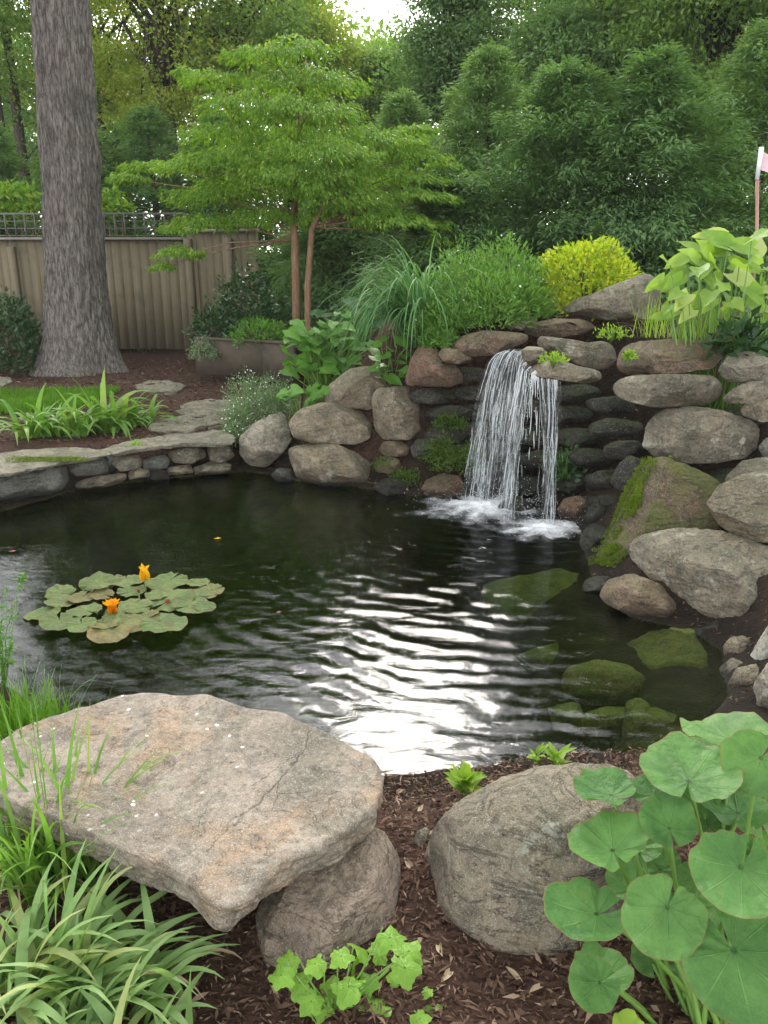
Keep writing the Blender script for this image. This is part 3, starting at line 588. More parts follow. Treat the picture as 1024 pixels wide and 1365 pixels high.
# submerged
SG = 'algae covered stones under the water'
def under(label, poly, z, dr, mat='algae', **kw):
    c = A(poly, float).mean(0); poly = c+(A(poly, float)-c)*1.22; P = G(c[0], c[1], z); return rock(label, poly, P[1], mat, dr=dr, group=SG, name='submerged_stone', cat='stone', cuts=[((.1, .85, .5), .60), ((-.3, .8, .6), .66)], amp=.09, **kw)
under('broad brown green boulder under water beside the stones at the right edge', [(838,868),(878,848),(915,846),(960,862),(972,900),(970,945),(935,966),(898,946),(855,924)], -.17, .36, k=.6)
under('flat yellow green stone under water left of the broad sunken boulder', [(750,905),(764,893),(794,884),(835,889),(853,908),(838,932),(791,936),(757,924)], -.14, .35, sub=4)
under('narrow yellow green stone standing under water below the broad sunken boulder', [(838,935),(860,932),(868,950),(862,975),(848,984),(832,980)], -.13, .5, sub=4)
under('green flat stone in the sunken stack behind the round leaves', [(868,945),(900,958),(890,990),(858,996),(850,985)], -.16, .4, sub=4)
under('long greenish stone under water at the bottom of the sunken stack', [(775,955),(805,945),(838,945),(832,965),(800,975),(780,972)], -.18, .4, sub=4)
under('dim green stone under water left of the sunken stack', [(735,945),(765,938),(780,950),(770,972),(742,972)], -.24, .4, sub=4)
under('wide murky brown stone under water in front of the mossy wedge boulder', [(650,790),(700,765),(770,765),(830,800),(845,835),(790,850),(720,845),(670,825)], -.26, .3, k=.6)
under('murky olive stone under water near the middle of the pond', [(700,870),(750,858),(800,860),(815,880),(760,890),(715,888)], -.30, .35, sub=4)

# ------------------------------------------------------------------ waterfall ledge
FG = 'ledge stones around the waterfall'
rock('long rounded slab roofing the cave left of the waterfall', [(599,461),(616,446),(643,440),(680,441),(707,444),(713,452),(682,464),(657,474),(624,477),(605,468)], 6.55, 'brown', dr=1.2, k=.6, amp=.05, group=FG)
rock('small brown slab under the left end of the long rounded slab', [(582,472),(593,462),(610,466),(634,479),(616,486),(593,484)], 6.6, 'brown', dr=1.3, k=.6, group=FG, sub=4)
rock('red brown slanted boulder under the fluffy groundcover left of the cave', [(537,514),(546,482),(560,455),(585,466),(616,494),(620,510),(599,517)], 6.75, 'red', dr=.9, k=.65, amp=.06, group=FG)
rock('thin tan slab behind the upper ledge below the golden shrub', [(671,430),(682,423),(707,421),(720,427),(702,441),(677,439)], 7.1, 'tan', dr=1.5, k=.6, group=FG, sub=4)
rock('long low brown slab on the upper ledge in front of the dark whale shaped boulder', [(690,441),(710,429),(738,424),(783,425),(800,433),(783,446),(738,451),(708,449)], 6.85, 'brown', dr=1.4, k=.6, amp=.05, group=FG)
rock('dark whale shaped boulder on the crest beside the golden shrub', [(748,416),(752,401),(771,398),(799,387),(830,374),(868,361),(885,380),(878,425),(816,428),(783,424)], 6.9, 'grey', dr=.9, k=.65, amp=.04, group=FG)
rock('rough grey ledge stone above the right stream of the waterfall', [(710,455),(720,447),(745,449),(783,456),(816,453),(826,472),(812,494),(794,494),(769,486),(738,474),(713,464)], 6.3, 'grey', dr=.95, k=.6, amp=.06, group=FG, ncut=9)
rock('small tan stone in the crook between the two streams of water', [(695,466),(705,461),(724,463),(730,476),(712,486),(697,492)], 6.22, 'tan', dr=1.0, group=FG, sub=4)
rock('flat tan spout slab that the right stream of water pours over', [(698,492),(714,483),(738,477),(768,486),(803,494),(806,506),(783,513),(749,508),(716,503)], 6.05, 'tan', dr=1.1, k=.55, amp=.05, group=FG)
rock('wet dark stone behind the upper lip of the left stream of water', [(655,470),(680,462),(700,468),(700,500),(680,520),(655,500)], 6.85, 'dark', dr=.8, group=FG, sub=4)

# the shaded cave wall behind the falls
CV = 'shade-darkened wet stones in the cave wall behind the waterfall'
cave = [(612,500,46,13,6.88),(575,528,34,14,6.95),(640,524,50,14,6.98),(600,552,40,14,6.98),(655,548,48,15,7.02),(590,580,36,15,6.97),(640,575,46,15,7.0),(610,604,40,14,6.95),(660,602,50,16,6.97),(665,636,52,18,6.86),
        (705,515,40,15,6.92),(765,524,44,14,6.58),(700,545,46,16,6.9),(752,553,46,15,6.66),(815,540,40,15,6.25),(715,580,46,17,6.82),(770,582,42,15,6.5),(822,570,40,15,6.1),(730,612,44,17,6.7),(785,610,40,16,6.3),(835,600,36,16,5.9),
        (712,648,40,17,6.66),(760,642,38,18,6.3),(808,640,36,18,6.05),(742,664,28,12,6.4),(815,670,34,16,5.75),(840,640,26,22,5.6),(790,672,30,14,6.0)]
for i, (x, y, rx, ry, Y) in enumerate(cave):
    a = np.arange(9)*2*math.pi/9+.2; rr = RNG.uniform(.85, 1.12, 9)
    rock('shade-darkened wet stone deep in the shaded cave wall behind the falling water', np.stack([x+rx*np.cos(a)*rr, y+ry*.86*np.sin(a)*rr], 1), Y, 'dark', dr=1.0, k=.5, amp=.10, name='cave_stone', cat='stone', group=CV, sub=4)
rock('reddish wet stone at the waterline right of the right stream', [(742,680),(752,664),(772,660),(786,668),(783,685),(765,692),(748,692)], 6.0, 'red', name='wet_stone', cat='stone', sub=4)
rock('shade-darkened wet stone at the waterline between the reddish stone and the moss', [(778,690),(790,668),(812,665),(822,690),(805,712),(785,708)], 5.7, 'dark', name='wet_stone', cat='stone', sub=4)
rock('dark red wet stone at the waterline left of the left stream', [(555,664),(566,640),(590,630),(615,634),(622,664),(600,676),(570,674)], 6.68, 'red', name='wet_stone', cat='stone')
rock('wet stone in the pool splashed between the two streams', [(655,690),(668,668),(690,660),(708,672),(712,692),(685,700)], 6.15, 'dark', name='wet_stone', cat='stone', sub=4)

# ------------------------------------------------------------------ boulders left of the cave
BB = 'rounded boulders on the far bank'
rock('pale angular boulder with a flat lit top at the left end of the boulder pile', [(318,582),(339,563),(376,546),(382,556),(390,587),(376,606),(356,624),(332,622),(319,606)], 7.3, 'pale', dr=.7, k=.62, amp=.045, group=BB, cuts=[((-.6,.6,.5),.66)])
rock('long tan oval boulder in the middle of the far boulder pile', [(383,563),(398,545),(427,536),(462,537),(486,548),(500,566),(494,586),(476,594),(416,592),(390,584)], 7.15, 'tan', dr=.75, amp=.035, group=BB, ncut=4)
rock('broad tan boulder at the waterline below the long oval boulder', [(381,605),(388,592),(420,589),(451,592),(479,604),(502,623),(502,642),(476,654),(430,654),(395,640)], 6.95, 'tan', dr=.75, amp=.045, group=BB)
rock('humped tan boulder on top of the far pile under the broad leaves', [(427,526),(441,509),(465,491),(490,487),(514,495),(526,510),(522,524),(510,542),(490,547),(460,544),(432,538)], 7.3, 'tan', dr=.75, amp=.045, group=BB)
rock('squarish red tan block beside the mouth of the cave', [(495,524),(504,516),(546,514),(561,520),(568,538),(563,572),(546,587),(511,587),(499,575),(495,540)], 7.0, 'tan', dr=.8, k=.55, amp=.05, group=BB)
rock('flat brown stone under the squarish block', [(504,600),(512,588),(535,587),(548,596),(545,608),(515,610)], 6.9, 'brown', dr=.9, k=.65, group=BB, sub=4)
rock('dark speckled stone under the right corner of the squarish block', [(546,596),(556,585),(574,584),(580,598),(568,612),(550,610)], 6.85, 'dark', dr=.9, group=BB, sub=4)
rock('low brown stone among the moss under the squarish block', [(498,618),(510,608),(532,610),(536,624),(520,632),(502,630)], 6.88, 'brown', dr=.9, group=BB, sub=4)
rock('flat wet stone at the waterline right of the broad tan boulder', [(495,648),(515,636),(545,640),(560,652),(545,664),(510,662)], 6.72, 'dark', dr=1.0, k=.6, group=BB, sub=4)
rock('small wet stone at the waterline below the pale angular boulder', [(361,632),(372,623),(388,625),(397,636),(388,645),(368,644)], 7.1, 'blue', dr=.9, group=BB, sub=4)
rock('small dark stone in the gap between the pale boulder and the long oval one', [(376,600),(388,586),(400,596),(396,616),(382,622),(372,614)], 7.35, 'dark', dr=.8, group=BB, sub=4)

# ------------------------------------------------------------------ stacked wall on the left bank, slabs and steps
WG = 'stones of the low dry wall on the left bank'
def wall(label, poly, mat='blue', dY=0., dr=1.0, **kw):
    p = A(poly, float); x = p[:, 0].mean(); Y = np.interp(x, [0, 100, 200, 300], [6.2, 6.62, 7.0, 7.28])+dY
    return rock(label, poly, Y, mat, dr=dr, k=.58, amp=.05, name='wall_stone', cat='stone', group=WG, sub=kw.pop('sub', 5), **kw)
wall('largest blue grey wall stone at the left edge with moss on its top', [(-60,632),(8,623),(78,615),(93,625),(97,642),(80,658),(39,664),(0,674),(-60,684)], dr=.5)
wall('squarish grey wall stone right of the largest wall stone', [(91,617),(102,606),(137,602),(145,612),(145,632),(102,636),(93,628)])
wall('long low tan wall stone under the squarish grey one', [(94,644),(129,634),(168,629),(171,641),(148,649),(105,654)], 'tan')
wall('pale chipped wall stone left of the centre of the wall', [(148,619),(156,608),(184,606),(190,613),(187,625),(160,629)], 'pale', sub=4)
wall('small brown wall stone under the pale chipped one', [(170,631),(180,623),(199,626),(201,635),(172,640)], 'tan', sub=4)
wall('grey wall stone in the middle with reddish soil above it', [(190,613),(219,605),(227,613),(223,625),(191,626)], sub=4)
wall('long speckled wall stone in the upper course at the right', [(222,604),(250,594),(273,598),(276,609),(254,619),(230,617)], 'grey', sub=4)
wall('small tan wall stone in the lower course below the speckled one', [(222,623),(254,618),(259,631),(225,634)], 'tan', sub=4)
wall('flat wall stone in the lower course at the right end', [(255,624),(289,612),(310,618),(306,632),(260,634)], 'grey', sub=4)
wall('grey wall stone in the upper course under the grass tuft', [(275,597),(303,592),(314,608),(296,618),(280,615)], 'grey', sub=4)
wall('dark stone wedged low in the wall behind the small brown stone', [(186,632),(205,624),(226,628),(226,642),(190,646)], 'dark', .08, sub=4)
wall('dark stone wedged in the wall between the squarish and the pale one', [(138,606),(152,602),(160,618),(152,634),(140,630)], 'dark', .10, sub=4)
slab('long mossy capping slab on the left end of the low wall', [(-110,616),(0,604),(70,596),(120,596),(150,601),(140,607),(90,614),(40,625),(-20,636),(-110,650)], .36, .035, 'flag', amp=.012, side=.02)
slab('mossy capping slab on the right end of the low wall', [(128,600),(180,586),(240,578),(292,572),(314,580),(308,591),(250,591),(200,596),(152,604)], .36, .035, 'flag', amp=.012, side=.02)
SGp = 'stepping stones on the mulch path'
for lab, poly in [('oval grey stepping stone alone on the mulch in front of the planter', [(178,514),(198,508),(225,507),(250,513),(236,520),(205,522),(186,519)]),
                  ('large pale stepping stone beside the white flowered bush', [(233,548),(250,536),(280,532),(322,533),(322,551),(290,554),(250,554)]),
                  ('pale stepping stone between the strap leaved clump and the large one', [(197,569),(215,557),(250,554),(274,558),(277,566),(255,572),(220,574)]),
                  ('small flat stepping stone touching the capping slab', [(270,557),(290,551),(314,555),(304,565),(278,566)]),
                  ('stepping stone cut by the left edge of the photo by the trunk', [(-40,508),(-12,501),(14,502),(16,508),(0,514),(-30,515)])]:
    c = A(poly, float).mean(0); z = .36; 
    for _ in range(3): P = G(c[0], c[1], z); z = gz(P[0], P[1])+.035
    slab(lab, poly, z, .09, 'flag', name='stepping_stone', cat='stone', group=SGp, amp=.02, side=.012, nth=120, top=14)

# ------------------------------------------------------------------ waterfall and foam
def build_fall():
    g = Geo(); dr = Geo(); rng = np.random.RandomState(3)
    def strand(a, b, r, ph, breakup, tpow=1.0):
        n = 30; t = np.linspace(0, 1, n); v0 = .25
        zf = (v0*t+(1-v0)*t*t); P = np.empty((n, 3)); P[:, 0] = a[0]+(b[0]-a[0])*t**tpow; P[:, 1] = a[1]+(b[1]-a[1])*t**.8; P[:, 2] = a[2]+(b[2]-a[2])*zf
        q = np.stack([P[:, 0]*9+ph, P[:, 1]*5, P[:, 2]*2.2], 1); w = fbm(q, 3)
        P[:, 0] += .030*w*t**.6; P[:, 1] += .02*fbm(q+31, 2)*t**.6
        br = fbm(np.stack([P[:, 0]*22, P[:, 1]*10+ph*.2, P[:, 2]*4.5], 1), 3)
        rr = r*(.7+.9*np.clip(br+.25, 0, 1))*(1-.35*t); ok = br > breakup-(1-t)*.6
        i = 0
        while i < n:
            if ok[i]:
                j = i
                while j+1 < n and ok[j+1]: j += 1
                if j-i >= 2:
                    R = rr[i:j+1].copy(); R[0] *= .4 if i else 1; R[-1] *= .25; g.tube(P[i:j+1], R, 5, False)
                i = j+1
            else: i += 1
        for _ in range(3):
            m = rng.randint(4, n); drops.append(P[m]+rng.normal(size=3)*A([.014, .014, .03])*(.4+t[m])); 
    drops = []
    def lerp(p, q, s): return A(p)+(A(q)-A(p))*s
    # left stream: wide, bends to the left
    for i in range(34):
        s = rng.rand(); a = lerp(D(667, 470, 6.36), D(704, 466, 6.30), s)+A([0, rng.normal()*.03, rng.normal()*.008]); s2 = np.clip(s*.9+rng.normal()*.12, 0, 1.02)
        b = lerp(G(616, 668, 0), G(684, 684, 0), s2)+A([rng.normal()*.02, rng.normal()*.05, -.02]); strand(a, b, rng.uniform(.0010, .0036), rng.rand()*40, rng.uniform(-.12, .35), .62)
    for i in range(14):   # connecting veil over the spout edge
        s = rng.rand(); a = lerp(D(696, 478, 6.22), D(716, 496, 5.95), s); b = lerp(G(660, 690, 0), G(700, 700, 0), rng.rand()); strand(a, b, rng.uniform(.0014, .004), rng.rand()*40, rng.uniform(.05, .45), .7)
    for i in range(20):   # broken drips in the middle
        a = lerp(D(700, 494, 6.0), D(722, 505, 5.82), rng.rand()); b = A([a[0]+rng.normal()*.03, a[1]-.05, .05]); strand(a, b, rng.uniform(.0012, .0035), rng.rand()*40, rng.uniform(.3, .7))
    for i in range(16):  # right stream: straight curtain
        s = rng.rand()**.8; a = lerp(D(716, 503, 5.84), D(747, 507, 5.84), s)+A([0, rng.normal()*.02, 0]); b = lerp(G(722, 702, 0), G(739, 707, 0), s+rng.normal()*.1)+A([0, rng.normal()*.03, -.02]); strand(a, b, rng.uniform(.0010, .0032), rng.rand()*40, rng.uniform(-.3, .35))
    V0, F0 = ico(1)
    Ds = [d for d in drops]
    for (c, n, sx) in ((FALL_L, 520, .30), (FALL_R, 300, .20), (G(690, 690, 0), 160, .22)):
        for i in range(n):
            h = abs(rng.normal())*.10; Ds.append(A([c[0]+rng.normal()*sx, c[1]+rng.normal()*sx*.6, .008+h]))
    for p in Ds: dr.add(V0*rng.uniform(.0010, .0030)*A([1, 1, rng.uniform(1, 1.8)])+p, None, F0)
    sh = Geo()
    def sheet(a0, a1, b0, b1, pw, nu=44, nv=70, ph=0.):
        u, v = np.meshgrid(np.linspace(0, 1, nu), np.linspace(0, 1, nv)); zf = .25*v+.75*v*v; A0 = A(a0)+(A(a1)-A(a0))*u[..., None]; B0 = A(b0)+(A(b1)-A(b0))*u[..., None]
        P = np.empty(u.shape+(3,)); P[..., 0] = A0[..., 0]+(B0[..., 0]-A0[..., 0])*v**pw; P[..., 1] = A0[..., 1]+(B0[..., 1]-A0[..., 1])*v**.8; P[..., 2] = A0[..., 2]+(B0[..., 2]-A0[..., 2])*zf
        P = P.reshape(-1, 3); q = np.stack([u.ravel()*7+ph, v.ravel()*2.2, 0*u.ravel()+ph], 1); P[:, 1] += .05*fbm(q, 3)*(.25+v.ravel()); P[:, 0] += .03*fbm(q+20, 3)*v.ravel()
        i = np.arange(nu*nv).reshape(nv, nu); F = np.stack([i[:-1, :-1], i[:-1, 1:], i[1:, 1:], i[1:, :-1]], -1).reshape(-1, 4)
        wdt = np.linalg.norm(A(a1)-A(a0)); sh.add(P, F, None, np.stack([u.ravel()+ph, v.ravel()], 1))
    sheet(D(666, 470, 6.36), D(704, 467, 6.28), G(615, 668, 0)-A([0, 0, .02]), G(682, 684, 0)-A([0, 0, .02]), .62, ph=0)
    sheet(D(668, 468, 6.42), D(704, 464, 6.34), G(622, 664, 0)-A([0, 0, .02]), G(690, 676, 0)-A([0, 0, .02]), .60, ph=2)
    sheet(D(698, 482, 6.15), D(718, 498, 5.92), G(666, 689, 0)-A([0, 0, .02]), G(682, 695, 0)-A([0, 0, .02]), .7, ph=4)
    sheet(D(716, 503, 5.84), D(747, 507, 5.84), G(722, 702, 0)-A([0, 0, .02]), G(739, 707, 0)-A([0, 0, .02]), 1.0, ph=6)
    t = thing('waterfall', 'white waterfall pouring in two streams from the stone ledge into the pond', 'waterfall', tuple(G(690, 690, 0)))
    sh.build('water_sheet', MP['sheet'], t, uv=True); g.build('stream', MP['fall'], t); dr.build('droplets', MP['drop'], t)
build_fall()
def build_foam():
    def patch(c, rx, ry, nr=40, nt=90):
        rr = np.linspace(0, 1, nr); th = np.linspace(0, 2*math.pi, nt, endpoint=False); Rg, T = np.meshgrid(rr, th, indexing='ij')
        X = c[0]+rx*Rg*np.cos(T); Y = c[1]+ry*Rg*np.sin(T); P = np.stack([X.ravel()*9, Y.ravel()*9, 0*X.ravel()], 1)
        Z = .010+np.exp(-(Rg/.45)**2)*.035*(1+.9*fbm(P, 4).reshape(X.shape))+.004*fbm(P*2.5, 3).reshape(X.shape)
        i = np.arange(nr*nt).reshape(nr, nt); j = np.roll(i, -1, 1); F = np.stack([i[:-1], i[1:], j[1:], j[:-1]], -1).reshape(-1, 4)
        wn = fbm(np.stack([np.cos(T.ravel())*2+c[0]*9, np.sin(T.ravel())*2, Rg.ravel()*2.5], 1), 4); uv = np.stack([np.clip(1-Rg.ravel()*(1.12+.55*wn), 0, 1), T.ravel()/6.283], 1); return np.stack([X, Y, Z], -1).reshape(-1, 3), F, uv
    g = Geo()
    for c, rx, ry in ((FALL_L+A([-.02, -.08, 0]), .84, .72), (FALL_R+A([0, -.03, 0]), .66, .52)):
        V, F, uv = patch(c, rx, ry); g.add(V, F, None, uv)
    tag(g.build('foam', MP['foam'], None, (FALL_L[0], FALL_L[1], 0), uv=True), 'white foam churning where the streams hit the pond', kind='stuff')
build_foam()

# ------------------------------------------------------------------ plant builders
def dome_leaves(g, c, rx, ry, rz, n, L, Wd, shell=.55, up=.35, rng=RNG, lump=.22, flat=0.0):
    """leaves through a lumpy dome that stands on c"""
    d = nrmA(rng.normal(size=(n, 3))); d[:, 2] = np.abs(d[:, 2])*1.0-.12; r = shell+(1-shell)*rng.rand(n)**.6
    lum = 1+lump*fbm(d*2.6+rng.uniform(0, 40, 3), 3); P = A(c)+d*(r*lum)[:, None]*A([rx, ry, rz])
    dr = nrmA(d*A([1/rx, 1/ry, 1/rz])*min(rx, ry, rz)+rng.normal(size=(n, 3))*.55+A([0, 0, up])); nn = nrmA(d+rng.normal(size=(n, 3))*.5+A([0, 0, .5]))
    g.leaves(P, dr, nn, rng.uniform(.7, 1.25, n)*L, rng.uniform(.75, 1.2, n)*Wd)
def twigs(g, c, rx, rz, n, r=.006, rng=RNG):
    for i in range(n):
        a = rng.uniform(0, 6.28); e = rng.uniform(.15, 1); tip = A(c)+A([math.cos(a)*rx*e*.8, math.sin(a)*rx*e*.8, rz*rng.uniform(.5, .85)])
        g.tube([A(c)+A([0, 0, -.05]), A(c)*.5+tip*.5+rng.normal(size=3)*.03*rx, tip], [r, r*.7, r*.3], 5)
def bush(name, label, cat, c, rx, ry, rz, mat, n, L, Wd, group=None, stem='stem_brown', **kw):
    t = thing(name, label, cat, tuple(c), group); g = Geo(); dome_leaves(g, c, rx, ry, rz, n, L, Wd, **kw); g.build('foliage', ML[mat], t, smooth=False)
    s = Geo(); twigs(s, c, rx, rz, 14, max(.005, rx*.012)); s.build('stems', MP[stem], t); return t
def ground_at(px, py):
    """where the sight line of a pixel meets the terrain"""
    d = ray(px, py); lo = None
    for s in np.arange(.8, 60, .02):
        p = CAM+d*s
        if p[2] < gz(p[0], p[1]): return p
    return CAM+d*14

def heart_leaf(g, c, d, nn, L, Wd, curl=.15, nu=9, nv=7, pts=1.0, round_=.0, rng=RNG):
    """broad leaf: base c, direction d, normal nn; heart outline with pointed tip, cupped along the midrib"""
    d = nrm(d); sd = nrm(np.cross(d, nn)); up = np.cross(sd, d); V = []; U = []
    for i in range(nu):
        t = i/(nu-1); w = (math.sin(math.pi*min(1, t*.92+.08)**.62)**.8)*(1-.25*t*pts) if t < 1 else 0.0
        w = max(w, .02 if t < 1 else .004)
        for j in range(nv):
            s = j/(nv-1)*2-1; wav = .05*math.sin(t*7+s*2+L*40)*abs(s)
            back = -.13*L*(abs(s)**1.5)*max(0, 1-t*3.5)
            V.append(c+d*(t*L+back)+sd*(s*w*Wd*.5)+up*(curl*Wd*(abs(s)**1.6)*(.6 if t < .9 else .2)-L*.30*curl*4*t*t*.5+wav*Wd)); U.append((j/(nv-1), abs(s)*.9))
    F = [[i*nv+j, i*nv+j+1, (i+1)*nv+j+1, (i+1)*nv+j] for i in range(nu-1) for j in range(nv-1)]
    g.add(V, F, None, A(U))

# ------------------------------------------------------------------ trees
def trunk_geo(P, R, n=14, flare=0, rough=.0):
    g = Geo(); g.tube(P, R, n); V = g.V[0]
    return g
def big_trunk():
    base = ground_at(108, 492); x0, y0, z0 = base; t = thing('oak_tree', 'huge grey barked tree trunk in front of the fence with a flared base', 'tree', (x0, y0, z0))
    nz, nt = 150, 160; zs = np.concatenate([np.linspace(-.3, 1.2, 60), np.linspace(1.25, 9, nz-60)]); th = np.linspace(0, 2*math.pi, nt, endpoint=False)
    Z, T = np.meshgrid(zs, th, indexing='ij')
    R = .41-.010*Z*1.0+.17*np.exp(-np.maximum(Z+.02, 0)/.30)*(1+.30*np.cos(5*T+1)+.18*np.cos(3*T))+.10*np.exp(-np.maximum(Z, 0)/.9)
    q = np.stack([np.cos(T).ravel()*5, np.sin(T).ravel()*5, Z.ravel()*.55], 1); rid = np.abs(fbm(q*2.2, 3)).reshape(Z.shape); R = R-.028*(1-rid*2.2)+.02*fbm(q*.5, 2).reshape(Z.shape)
    lean = .062
    V = np.stack([x0+lean*Z+R*np.cos(T), y0+R*np.sin(T), z0+Z], -1).reshape(-1, 3); i = np.arange(nz*nt).reshape(nz, nt); j = np.roll(i, -1, 1)
    mk('trunk', V, [np.stack([i[:-1], j[:-1], j[1:], i[1:]], -1).reshape(-1, 4)], MP['bark'], t)
    rng = np.random.RandomState(4); top = A([x0+lean*8.6, y0, z0+8.4]); lg = Geo(); cg = Geo()
    for k in range(11):
        a = k*2.4; L = rng.uniform(1.8, 3.4); tip = top+A([math.cos(a)*L, math.sin(a)*L, rng.uniform(.5, 4.0)]); lg.tube([top-A([0, 0, 1.5]), top*.55+tip*.45+A([0, 0, .4]), tip], [.17, .10, .03], 8)
    for k in range(46):
        a = rng.uniform(0, 6.28); rr = 3.1*math.sqrt(rng.rand()); c = top+A([math.cos(a)*rr-1.2, math.sin(a)*rr, rng.uniform(-.2, 4.6)]); dome_leaves(cg, c, .9, .9, .55, 150, .17, .09, shell=.1, rng=rng)
    lg.build('limbs', MP['bark'], t); cg.build('crown', ML['oak'], t, smooth=False)
big_trunk()

def maple():
    b = D(395, 440, 11.2); z0 = gz(b[0], b[1]); t = thing('lace_leaf_maple', 'small bright green layered maple with lacy drooping foliage and two slim trunks', 'tree', (b[0], b[1], z0)); rng = np.random.RandomState(21)
    g1 = Geo(); g1.tube([A([b[0], b[1], z0-.1]), D(394, 350, 11.2), D(392, 290, 11.2), D(396, 215, 11.25), D(402, 130, 11.3), D(408, 80, 11.3)], [.065, .055, .05, .038, .025, .01], 10); g1.build('trunk', MP['bark2'], t)
    b2 = D(409, 440, 11.0); g2 = Geo(); g2.tube([A([b2[0], b2[1], z0-.1]), D(410, 380, 11.0), D(416, 305, 11.0), D(432, 275, 10.9), D(470, 215, 10.8)], [.05, .042, .038, .026, .01], 10); g2.build('trunk', MP['bark2'], t)
    pads = [(400,66,48,22),(345,74,50,16),(436,112,56,26),(282,106,42,16),(250,98,16,8),(330,142,70,28),(410,152,76,34),(372,195,90,38),(468,190,74,30),(318,212,74,26),(262,222,58,20),(205,222,44,10),(172,238,26,10),(285,262,64,24),
            (520,188,50,18),(556,208,46,16),(592,222,24,9),(497,236,92,26),(566,262,44,14),(452,262,92,30),(536,298,62,20),(586,322,24,12),(265,300,54,20),(238,338,34,14),(217,355,14,7),(334,246,78,28),(352,292,66,24),(486,284,72,24),(400,236,90,34),(430,205,80,30),(380,110,70,30),(300,180,60,22),(560,240,40,12),(600,268,18,8),(555,172,30,6)]
    cg = Geo(); bg_ = Geo()
    for i, (x, y, rx, ry) in enumerate(pads):
        Y = 11.2+rng.uniform(-.9, .7)*(1.0 if 300 < x < 520 else .6); c = D(x, y, Y); s = px_size(c); RX, RZ = rx*s, ry*s*.62; RY = max(RX*.85, .3)
        n = int(280+4500*RX*RY)
        r = np.sqrt(rng.rand(n)); a = rng.uniform(0, 6.28, n); lx = r*np.cos(a); ly = r*np.sin(a); lum = fbm(np.stack([lx*2.2+i*7, ly*2.2, 0*lx], 1), 3)
        ctr = A([D(400, 240, 11.2)[0], 11.2]); out = nrm(A([c[0]-ctr[0], c[1]-ctr[1]])) if abs(c[0]-ctr[0]) > .1 else A([0., -1])
        drop = .55*r**2.2+.22*np.maximum(0, lx*out[0]+ly*out[1])
        P = np.stack([c[0]+lx*RX*(1+.25*lum), c[1]+ly*RY*(1+.25*lum), c[2]+RZ*(.75-1.6*drop+.75*lum+rng.normal(size=n)*.22)-.0*r], 1)
        dd = np.stack([lx*1.0+out[0]*.5, ly*1.0+out[1]*.5, -.25-.7*r], 1)+rng.normal(size=(n, 3))*.42; nn = np.stack([lx*.5, ly*.5, np.full(n, 1.0)], 1)+rng.normal(size=(n, 3))*.45
        cg.leaves(P, nrmA(dd), nrmA(nn), rng.uniform(.042, .085, n), rng.uniform(.013, .027, n), .05)
        if i % 1 == 0:
            yl = min(320, max(110, y+48)); yr = min(303, max(218, y+45)); s0 = D(394+max(0, 200-yl)*.1, yl, 11.2) if x < 430 else D(416+(305-yr)*.6, yr, 11.0-(305-yr)*.002); bg_.tube([s0, (s0*.45+c*.55)+A([0, 0, .06]), c-A([0, 0, RZ*.1])], [.014, .009, .003], 6)
    cg.build('crown', ML['maple'], t, smooth=False); bg_.build('branches', MP['bark2'], t)
maple()

def conifer(label, px, ptop, Y, wpx, mat='conifer', n_br=190, seed=0, lf=26, group='evergreens behind the pond'):
    rng = np.random.RandomState(500+seed); b = D(px, 400, Y); z0 = gz(b[0], b[1]); top = D(px, ptop, Y)[2]; h = top-z0; R = wpx*px_size(D(px, 300, Y))
    t = thing('evergreen_tree', label, 'tree', (b[0], b[1], z0), group); g = Geo(); g.tube([A([b[0], b[1], z0-.2]), A([b[0]+.05, b[1], z0+h*.5]), A([b[0], b[1], z0+h*.97])], [.02*h+.03, .014*h+.02, .01], 8); g.build('trunk', MP['barkdark'], t)
    P, dd, nn, LL, WW = [], [], [], [], []
    for i in range(n_br):
        f = (i+rng.rand())/n_br; f = f**1.15; az = i*2.39996+rng.uniform(-.4, .4); L = 1.12*R*(1-f)**.80*rng.uniform(.58, 1.25)+.15; base = A([b[0], b[1], z0+h*(.02+.95*f)])
        o = A([math.cos(az), math.sin(az), rng.uniform(.0, .45)+.5*f]); sd = A([-math.sin(az), math.cos(az), 0]); m = int(lf*(4+L*7))
        u = rng.rand(m)**.65; wv = rng.normal(size=m)*.16*L*(1.15-u*.75)
        p = base+o*(u*L)[:, None]+sd*wv[:, None]+A([0, 0, -1.])*((.28*L)*u**2.2)[:, None]+rng.normal(size=(m, 3))*.05+A([0, 0, 1])*(rng.normal(size=m)*.09*L)[:, None]*(1-u*.6)[:, None]
        P.append(p); dd.append(nrmA(o*.9+sd*(np.sign(wv)*.55)[:, None]+rng.normal(size=(m, 3))*.35+A([0, 0, -.15])-A([0, 0, .5])*(u**2)[:, None])); nn.append(nrmA(A([0, 0, 1.])+o*.35+rng.normal(size=(m, 3))*.4)); LL.append(rng.uniform(.06, .14, m)); WW.append(rng.uniform(.014, .034, m))
    c = Geo(); c.leaves(np.concatenate(P), np.concatenate(dd), np.concatenate(nn), np.concatenate(LL), np.concatenate(WW), .05); c.build('crown', ML[mat], t, smooth=False)
